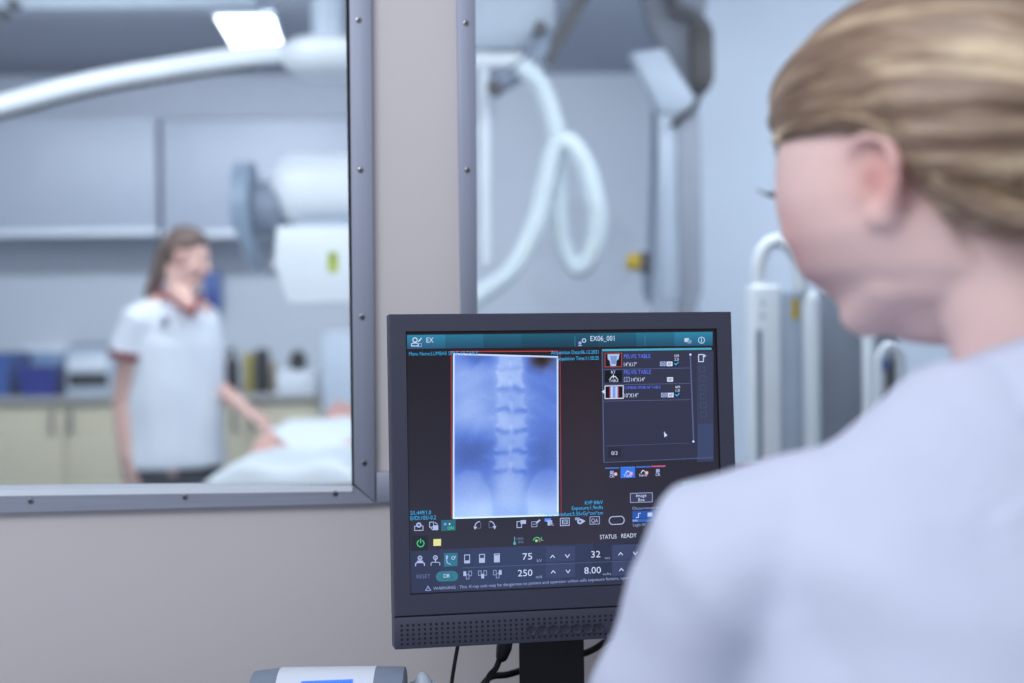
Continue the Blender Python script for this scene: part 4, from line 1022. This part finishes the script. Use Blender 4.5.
# ================================================================== UPRIGHT WHITE MACHINE
Ym = 3.3
mc_ = empty('upright_detector_stand', (P(800, 400, Ym).x, Ym + .1, 0), 'tall white upright stand with arched grab handle and yellow sticker', 'medical stand')
b = B(); pts = [P(x, y, Ym) for x, y in ((759, 300), (759, 268), (764, 250), (776, 241), (790, 247), (799, 262), (801, 290))]
sweep(b, crom(pts, 6), .0175, n=16); obj('grab_handle', b, M['machine_white'], mc_)
a = P(749, 285, Ym); d = P(779, 285, Ym)
b = B(); box(b, (a.x, Ym - .03, .08), (d.x, Ym + .06, a.z), .012, 3); up_o = obj('upright', b, M['machine_white'], mc_)
b = B(); x0 = P(754, 330, Ym).x; x1 = P(759.5, 330, Ym).x; box(b, (x0, Ym - .0325, .3), (x1, Ym - .028, P(757, 330, Ym).z)); obj('slot', b, M['grey_plastic'], up_o)
for y in (303, 316):
    b = B(); c = P(763, y, Ym - .031); cyl(b, c, c + V((0, .004, 0)), .006, n=12); obj('bolt', b, M['pale_metal'], up_o)
a = P(779, 292, Ym + .03); d = P(804, 292, Ym + .03)
b = B(); box(b, (a.x, Ym + .03, .1), (d.x, Ym + .05, a.z), .003); obj('panel', b, M['pale_metal'], mc_)
b = B(); pbox(b, 791.5, 299, 799.5, 319, Ym + .0275, .004); obj('sticker', b, M['yellow'], mc_, label='small yellow sticker')
a = P(805, 298, Ym - .01)
for px, r in ((811, .02), (869, .016)):
    b = B(); t = P(px, 300 if px < 850 else 330, Ym); sweep(b, [(t.x, Ym, .08), (t.x, Ym, t.z)], r, n=18); obj('tube', b, M['machine_white'], mc_)
a = P(822, 290, Ym + .06); d = P(900, 290, Ym + .06)
b = B(); box(b, (a.x, Ym + .06, .1), (d.x, Ym + .12, a.z), .01); obj('detector_plate', b, M['mid_grey'], mc_)
b = B(); box(b, (P(745, 300, Ym).x, Ym - .15, 0), (P(900, 300, Ym).x, Ym + .3, .08), .02); obj('base', b, M['machine_white'], mc_)
hp_ = empty('grip_stand', (P(888, 400, 3.1).x, 3.1, 0), 'small white grip stand with dark slot and blue sticker below the seated woman\'s jaw', 'medical stand')
b = B(); pts = [P(x, y, 3.1) for x, y in ((880, 470), (880, 372), (883, 352), (891, 346), (899, 354), (901, 372), (901, 470))]
sweep(b, [V((pts[0].x, 3.1, .03))] + crom(pts, 6) + [V((pts[-1].x, 3.1, .03))], .012, n=14); obj('grip', b, M['machine_white'], hp_)
b = B(); pbox(b, 885, 360, 902, 400, 3.11, .03, .006); obj('grip_block', b, M['dark_grey'], hp_)
b = B(); pbox(b, 883, 359, 889, 371, 3.08, .01, .002); obj('sticker', b, M['mid_blue'], hp_)
b = B(); x = P(890, 400, 3.1).x; box(b, (x - .09, 3.0, 0), (x + .09, 3.13, .04), .01); obj('base', b, M['grey_plastic'], hp_)

# ================================================================== EXAM TABLE, PATIENT, SHEET
tb = empty('examination_table', (-.70, 5.0, 0), 'pale x-ray table under the patient', 'table')
b = B(); box(b, (-.91, 4.1, .60), (-.41, 6.12, .66), .02, 3); obj('tabletop', b, M['pale_metal'], tb)
b = B(); box(b, (-.90, 4.5, .04), (-.50, 5.7, .60), .02); obj('pedestal', b, M['machine_white'], tb)
b = B(); box(b, (-.96, 4.4, 0), (-.44, 5.8, .05), .01); obj('base', b, M['grey_plastic'], tb)
pc = -.66; hx = -.70
SK = (206, 160, 148)
HMp = frame_from((pc, 5.83, .785), (0, -.25, 1), 1.0)
# lying: forward (face) up, crown away (+Y)
fz = V((0, -.18, 1)).normalized(); uz = V((0, 1, .18)).normalized(); rz = fz.cross(uz)
HMp = Matrix(((rz.x, fz.x, uz.x, hx), (rz.y, fz.y, uz.y, 5.80), (rz.z, fz.z, uz.z, .80), (0, 0, 0, 1)))
b = B(); local_add(b, HMp, head_parts)
sweep(b, [(hx, 5.78, .775), (pc, 5.62, .75)], [.052, .058])
sweep(b, [(pc, 5.62, .75), (pc, 5.5, .755), (pc, 5.2, .755), (pc, 5.0, .745), (pc, 4.9, .745)], [(.10, .06), (.19, .085), (.165, .09), (.16, .085), (.17, .085)], ref=(1, 0, 0), n=20)
for s in (-1, 1):
    sweep(b, [(pc + s * .17, 5.5, .755), (pc + s * .205, 5.12, .785), (pc + s * .165, 4.80, .842)], [.052, .042, .028])
    hand(b, (pc + s * .165, 4.80, .842), (s * .0, -1, -.22), (0, 0, -1), side=-s, curl=.25)
    sweep(b, [(pc + s * .09, 4.92, .735), (pc + s * .1, 4.5, .715), (pc + s * .1, 4.22, .70)], [.075, .055, .04])
    sweep(b, [(pc + s * .1, 4.22, .70), (pc + s * .11, 4.2, .735), (pc + s * .115, 4.19, .765)], [.035, .034, .022])
me = remesh(b, .008, 3); paint(me, (214, 166, 154), head_spots(HMp, 1.2))
pt = link('person', me, M['skin'], label='patient lying on the x-ray table under a white sheet', cat='person')
hair_shell('hair', HMp, ((-.12, -.06, -.02, .02, .06, .1), (-.05, -.04, .0, .05, .075, .085)), .012, (0, -1, .1), M['hair_red'], pt, 60, 90)
b = B(); box(b, (hx - .2, 5.66, .6605), (hx + .2, 6.05, .72), .018, 3); obj('pillow', b, M['sheet'], label='flat white pillow under the patient\'s head on the table', cat='pillow')
# sheet
b = B(); gx, gy = 90, 100; grid = []; HWS = .258
for j in range(gy + 1):
    row = []; arcy = 3.90 + (5.62 - 3.90) * j / gy; y = max(4.08, arcy); fall = max(0, 4.08 - arcy)
    for i in range(gx + 1):
        s = -1 + 2 * i / gx; arcx = s * .56
        x = pc + max(-HWS, min(HWS, arcx)) + (arcx - max(-HWS, min(HWS, arcx))) * .06
        drop = max(0, abs(arcx) - HWS)
        ew = math.exp(-(arcx / .27) ** 6)
        k = smooth01(np.array((y - 4.75) / .3)).item()
        arm = .035 * math.exp(-((abs(arcx) - .232) / .05) ** 2) * k * (y > 4.98)
        h = .014 + ew * (.135 + .04 * k) + arm + .03 * (1 - k) * (math.exp(-((arcx - .11) / .07) ** 2) + math.exp(-((arcx + .11) / .07) ** 2)) * (.4 + .6 * (y < 4.4))
        z = .664 + h * max(0, 1 - drop * 7) * max(0, 1 - fall * 5) - drop * .95 - fall * .95
        w = noise.noise((arcx * 6 + y * 2, y * 5 - arcx * 3, 1.3)) * .012 + noise.noise((arcx * 15, y * 9, 4.1)) * .006
        z += w * (1 if drop == 0 else .3); x += (noise.noise((y * 7, arcx, 7)) * .03 * min(1, drop * 8)) - (.008 if arcx < -HWS else -.008 if arcx > HWS else 0)
        row.append(b.verts.new((x, y - (.008 if fall > 0 else 0) + noise.noise((arcx * 8, 1, 2)) * .02 * min(1, fall * 8), z)))
    grid.append(row)
for j in range(gy):
    for i in range(gx): b.faces.new((grid[j][i], grid[j][i + 1], grid[j + 1][i + 1], grid[j + 1][i]))
sh = obj('bed_sheet', b, M['sheet'], label='white sheet draped over the patient and the table edge', cat='sheet', smooth=180)
sd = sh.modifiers.new('solid', 'SOLIDIFY'); sd.thickness = .003

# ================================================================== STANDING WOMAN
def J(px, py, y=5.5): return P(px, py, y)
HM = frame_from(J(187, 259, 5.5), (.93, -.26, -.26), .90)
b = B(); local_add(b, HM, head_parts)
nk = HM @ V((0, -.03, -.05))
sweep(b, [nk, J(180, 290, 5.5), J(178, 308, 5.52)], [.050, .052, .062])
sweep(b, [J(181, 294, 5.48), J(189, 306, 5.41)], [.048, .026])
rS, lS = J(139, 320, 5.42), J(203, 318, 5.62)
sweep(b, [J(177, 312, 5.52), J(176, 345, 5.52), J(176, 400, 5.52), J(177, 462, 5.52)], [(.14, .08), (.165, .105), (.155, .105), (.175, .12)], ref=(-.89, -.45, 0), n=24)
rE, rW = J(125, 402, 5.44), J(127, 455, 5.40)
sweep(b, [rS, J(131, 365, 5.43), rE, J(126, 430, 5.42), rW], [.056, .054, .048, .042, .031])
hand(b, rW, (.18, -.1, -1), (.6, .6, 0), side=-1, curl=.5)
lE, lW = J(214, 385, 5.62), J(243, 407, 5.44)
sweep(b, [lS, J(209, 350, 5.63), lE, J(230, 397, 5.52), lW], [.05, .045, .038, .034, .026])
hand(b, lW, (.75, -.35, -.5), (0, 0, -1), side=1, curl=.35)
for s, px in ((1, 166), (-1, 190)):
    sweep(b, [J(px, 470, 5.5 - s * .04), J(px, 560, 5.5 - s * .05)], [.085, .055])
me = remesh(b, .0065, 3); paint(me, (220, 178, 166), head_spots(HM, 1.1))
sw_ = link('person', me, M['skin'], label='woman in white scrub top and dark trousers standing beside the patient', cat='person')
hair_shell('hair', HM, ((-.12, -.07, -.03, -.012, .01, .04, .07, .1), (-.06, -.05, -.02, .028, .036, .05, .072, .085)), .014, (0, -1, -.2), M['hair_brown'], sw_, 90, 140)
pb = HM @ V((0, -.112, .005)); 
hair_tube('ponytail', [HM @ V((0, -.10, .02)), pb, J(158, 276, 5.52), J(152, 292, 5.52), J(150, 306, 5.5)], [.026, .032, .032, .028, .012], M['hair_brown'], sw_)
b = B()
TR = (-.89, -.45, 0)
sweep(b, [J(177, 302, 5.51), J(176, 309, 5.51), J(175, 320, 5.51), J(175, 345, 5.51), J(175, 385, 5.51), J(175, 425, 5.51), J(176, 466, 5.51)], [(.075, .07), (.12, .088), (.175, .105), (.19, .125), (.185, .13), (.19, .135), (.2, .14)], ref=TR, n=36, dome=False)
sweep(b, [J(152, 314, 5.46), rS, J(131, 345, 5.43), J(128, 357, 5.43)], [.06, .068, .072, .076], dome=False)
sweep(b, [J(196, 314, 5.58), lS, J(207, 340, 5.63), J(209, 356, 5.63)], [.058, .063, .064, .066], dome=False)
def wrk(co): return noise.noise(co * 7) * .006 + noise.noise(V((co.x * 16, co.y * 16, co.z * 5))) * .004
me = remesh(b, .009, 4, wrk); top = link('scrub_top', me, M['scrub'], sw_)
b = B(); cpt = J(128.6, 355, 5.43); dv = (J(131, 345, 5.43) - J(128, 365, 5.43)).normalized()
sweep(b, [cpt + dv * .012, cpt - dv * .016], [.0785, .079], n=28, dome=False); obj('sleeve_trim', b, M['maroon'], top, label='maroon sleeve band')
b = B(); cpt = J(208.8, 355, 5.63); dv = (J(207, 345, 5.63) - J(209, 362, 5.63)).normalized()
sweep(b, [cpt + dv * .01, cpt - dv * .014], [.068, .0685], n=28, dome=False); obj('sleeve_trim', b, M['maroon'], top, label='maroon sleeve band')
b = B(); sweep(b, crom([J(159, 288, 5.52), J(163, 294, 5.44), J(174, 302, 5.39), J(185, 309, 5.372), J(193, 315, 5.365), J(196, 306, 5.39), J(200, 299, 5.45), J(199, 294, 5.52)], 6), [(.011, .007)] * 43, n=10)
obj('neck_trim', b, M['maroon'], top, label='maroon V neck band')
b = B(); pbox(b, 160, 317, 169, 326, 5.372, .006, .002); obj('badge', b, mat('grey_badge', (150, 145, 165)), top, label='small grey chest badge')
b = B()
sweep(b, [J(177, 455, 5.52), J(177, 490, 5.52)], [(.175, .12), (.18, .125)], ref=TR, n=24)
for s, px in ((1, 160), (-1, 194)):
    y_ = 5.52 - s * .06; t = J(px, 480, y_); sweep(b, [t, V((t.x, y_, .48)), V((t.x, y_, .09))], [.1, .075, .06], n=20)
me = remesh(b, .01, 3, wrk); link('trousers', me, M['trouser'], sw_)
for s, px in ((1, 160), (-1, 194)):
    y_ = 5.52 - s * .06; t = J(px, 480, y_); b = B()
    sweep(b, [(t.x, y_ + .05, .045), (t.x + .03, y_ - .06, .045), (t.x + .06, y_ - .16, .035)], [(.04, .044), (.046, .044), (.036, .032)], n=16)
    for v in b.verts: v.co.z = max(v.co.z, 0.001)
    obj('shoe', b, M['black'], sw_)

# ================================================================== SEATED WOMAN IN FRONT
HF = frame_from((0, 0, 0), (-.695, .719, -.08), 1.0) @ Matrix.Diagonal((1.10, 1.28, 1.0, 1))
HF = Matrix.Translation(P(878, 178, .96) - HF @ V((-.084, -.004, .004))) @ HF
def full_face(t):
    head_parts(t, True)
    for v in t.verts:
        if v.co.y > -.03 and v.co.z < 0 and abs(v.co.x) < .083:
            k = min(1, -v.co.z / .1) ** 1.3
            v.co.z *= 1 - .13 * k ** .5; v.co.y -= .026 * k; v.co.y -= max(0, v.co.y - .085) * .4
b = B(); local_add(b, HF, full_face)
sweep(b, [HF @ V((0, -.02, -.03)), HF @ V((0, -.045, -.09)), (.372, .975, 1.20), (.372, .96, 1.14)], [.058, .058, .062, .07], n=24)
sweep(b, [(.367, .96, 1.10), (.37, .94, 1.0), (.38, .90, .75), (.38, .89, .60)], [(.10, .06), (.15, .09), (.15, .10), (.17, .12)], n=24)
fS, fE, fW = V((.158, .985, 1.070)), V((.10, 1.10, .86)), V((.17, 1.30, .80))
gS, gE, gW = V((.555, .965, 1.082)), V((.63, 1.08, .86)), V((.53, 1.30, .80))
for S_, E2, W_, sd_ in ((fS, fE, fW, -1), (gS, gE, gW, 1)):
    sweep(b, [V((.36, .965, 1.085)), S_ - V((0, 0, .006)), E2, W_], [.042, .048, .042, .027])
    hand(b, W_, (-.05 * sd_, 1, -.22), (0, 0, -1), side=-sd_, curl=.45)
for s in (-1, 1):
    sweep(b, [(.38 + s * .09, .90, .58), (.38 + s * .11, 1.30, .56), (.38 + s * .11, 1.34, .10)], [.085, .06, .042])
me = remesh(b, .0038, 7)
SKF = (230, 198, 194)
paint(me, SKF, head_spots(HF) + [(HF @ V((-.05, .06, -.03)), .035, (220, 162, 160), .45), (HF @ V((-.085, -.014, .004)), .02, (214, 140, 132), .4)])
wf = link('person', me, M['skin'], label='blonde woman in white coat seen from behind, looking at the monitor', cat='person')
LINE = ((-.12, -.08, -.05, -.03, -.014, .0, .02, .045, .07, .09, .11), (-.055, -.05, -.042, -.028, .015, .038, .046, .044, .038, .034, .04))
hair_shell('hair', HF, LINE, .027, (0, -1, -.22), M['hair_blonde'], wf, 190, 420, groove=.0026)
# swept side strands that fall over the temple and behind the ear
def strand(pts, r0, name='hair_strand'):
    hair_tube(name, [HF @ V(p) for p in pts], r0, M['hair_blonde'], wf, 24, 1)
strand([(-.062, .066, .050), (-.076, .040, .050), (-.083, .010, .046), (-.086, -.024, .026), (-.078, -.075, -.010)], [.003, .006, .007, .007, .005])
strand([(-.084, -.026, .020), (-.086, -.045, -.012), (-.074, -.075, -.034), (-.05, -.105, -.036)], [.004, .007, .009, .007])
b = B(); bc = HF @ V((0, -.135, .005)); ellip(b, bc, (.05, .05, .046), seg=28)
me = bpy.data.meshes.new('hair_bun'); fl = []
for v in b.verts:
    d = (v.co - bc).normalized(); a = math.atan2(d.z, d.x) + d.y * 2; fl += [math.cos(a), math.sin(a), d.y * .4]; v.co += d * (math.sin(a * 9) * .0025)
for f in b.faces: f.smooth = True
b.to_mesh(me); b.free(); at = me.attributes.new('flow', 'FLOAT_VECTOR', 'POINT'); at.data.foreach_set('vector', fl); link('hair_bun', me, M['hair_blonde'], wf)
for s in (-1, 1):
    b = B()
    for k in range(7):
        x = s * (.022 + k * .0036); st = V((x, .088 - abs(k - 2) * .0012, .012)); sweep(b, [HF @ st, HF @ (st + V((s * .0015, .008, .001))), HF @ (st + V((s * .003, .014, .006)))], [.0011, .0009, .0005], n=5)
    sweep(b, [HF @ V((s * .020, .0875, .011)), HF @ V((s * .032, .0885, .0135)), HF @ V((s * .046, .079, .010))], .0014, n=6)
    obj('eyelashes', b, M['lash'], wf)
# coat
b = B()
sweep(b, [(.38, .90, .50), (.38, .90, .62), (.38, .91, .80), (.372, .93, .95), (.367, .95, 1.05), (.363, .96, 1.11), (.362, .968, 1.15), (.362, .975, 1.185), (.362, .98, 1.205)],
      [(.21, .16), (.205, .15), (.195, .135), (.21, .132), (.215, .125), (.195, .112), (.16, .098), (.115, .088), (.085, .08)], n=40, dome=False)
for S_, E2, W_ in ((fS, fE, fW), (gS, gE, gW)):
    m0 = V((.362, .968, 1.125)); h = m0 * .45 + S_ * .55
    sweep(b, [m0, h - V((0, 0, .006)), S_, (S_ + E2) / 2, E2, (E2 + W_) / 2, W_ * .9 + E2 * .1], [.075, .073, .077, .077, .068, .057, .047], n=24)
def wrk2(co): return noise.noise(V((co.x * 9 + co.z * 5, co.y * 4, co.z * 4 - co.x * 3))) * .014 + noise.noise(V((co.x * 13 + co.z * 12, co.y * 9, co.z * 13 - co.x * 6))) * .008
me = remesh(b, .007, 6, wrk2); coat = link('lab_coat', me, M['coat'], wf)
# collar: folded band round the neck
b = B(); n = 40; rows = []
NA = V((-.36, .30, .88)).normalized()
side = NA.cross(V((0, 1, 0))).normalized(); oth = NA.cross(side)
for r_a, h in ((.090, -.03), (.078, .008), (.072, .026), (.075, .031), (.083, .020), (.098, -.012), (.104, -.026), (.097, -.03)):
    rows.append([b.verts.new(V((.370, .975, 1.196)) + NA * (h + .004 * math.sin(3 * 2 * math.pi * k / n)) + (side * math.cos(2 * math.pi * k / n) + oth * math.sin(2 * math.pi * k / n)) * r_a) for k in range(n)])
rows.append(rows[0])
for A_, B_ in zip(rows, rows[1:]):
    for k in range(n): b.faces.new((A_[k], A_[(k + 1) % n], B_[(k + 1) % n], B_[k]))
obj('collar', b, M['coat'], coat, smooth=180)
b = B()
sweep(b, [(.38, .90, .52), (.38, .92, .62)], [(.19, .14), (.18, .12)], n=24)
for s in (-1, 1): sweep(b, [(.38 + s * .09, .90, .57), (.38 + s * .11, 1.30, .55), (.38 + s * .11, 1.345, .45), (.38 + s * .11, 1.35, .1)], [.1, .08, .07, .062], n=18)
me = remesh(b, .01, 3, wrk); link('trousers', me, M['trouser'], wf)
for s in (-1, 1):
    b = B(); x = .38 + s * .11; sweep(b, [(x, 1.31, .045), (x, 1.42, .045), (x, 1.52, .032)], [(.04, .044), (.046, .042), (.036, .03)], n=16)
    for v in b.verts: v.co.z = max(v.co.z, .001)
    obj('shoe', b, M['black'], wf)
st = empty('stool', (.38, .90, 0), 'round black stool the woman in the white coat sits on', 'stool')
b = B(); lathe(b, (.38, .90, 0), [(.17, .42), (.185, .435), (.185, .475), (.17, .488)], 32); obj('seat', b, M['black'], st)
b = B(); lathe(b, (.38, .90, 0), [(.03, .05), (.03, .419)], 20); obj('column', b, M['screw'], st)
b = B(); lathe(b, (.38, .90, 0), [(.22, 0), (.22, .02), (.05, .05)], 32); obj('base', b, M['black'], st)

# ================================================================== LIGHT
w = bpy.data.worlds.new('world'); SC.world = w; w.use_nodes = True
nt = w.node_tree; bg = nt.nodes['Background']
bg.inputs[0].default_value = (.80, .87, 1.0, 1); bg.inputs[1].default_value = .62
def area(name, loc, tgt, sx, sy, e, col):
    l = bpy.data.lights.new(name, 'AREA'); l.shape = 'RECTANGLE'; l.size = sx; l.size_y = sy; l.energy = e; l.color = col
    o = bpy.data.objects.new(name, l); C.objects.link(o); o.location = loc
    o.rotation_euler = (V(tgt) - V(loc)).to_track_quat('-Z', 'Y').to_euler(); return o
area('exam_light_a', (-1.4, 3.5, 2.40), (-1.3, 5.4, .3), 1.2, 1.4, 37, (.88, .94, 1))
area('exam_light_b', (.4, 3.4, 2.40), (.6, 4.2, 0), 1.2, 1.2, 36, (.88, .94, 1))
area('back_wall_fill', (-1.1, 4.95, 2.415), (-1.1, 7.0, 1.0), 2.8, .2, 58, (.88, .94, 1))  # unseen strip lamp, added to brighten the back wall
area('corner_wall_fill', (1.6, 4.0, 2.40), (1.2, 5.2, 1.3), 1.2, .5, 26, (.86, .93, 1))  # unseen lamp, added to lift the white corner wall
area('operator_light', (-.6, .2, 2.6), (.0, 1.9, 1.2), .9, .9, 14, (.97, .97, 1))
area('operator_light_side', (-1.6, -.3, 2.6), (.3, 1.2, 1.1), 0.9, .9, 19, (.93, .96, 1))

SC.cycles.use_denoising = True
SC.cycles.max_bounces = 8; SC.cycles.transparent_max_bounces = 16
SC.view_settings.view_transform = 'Standard'; SC.view_settings.look = 'None'
SC.view_settings.exposure = 0; SC.view_settings.gamma = 1
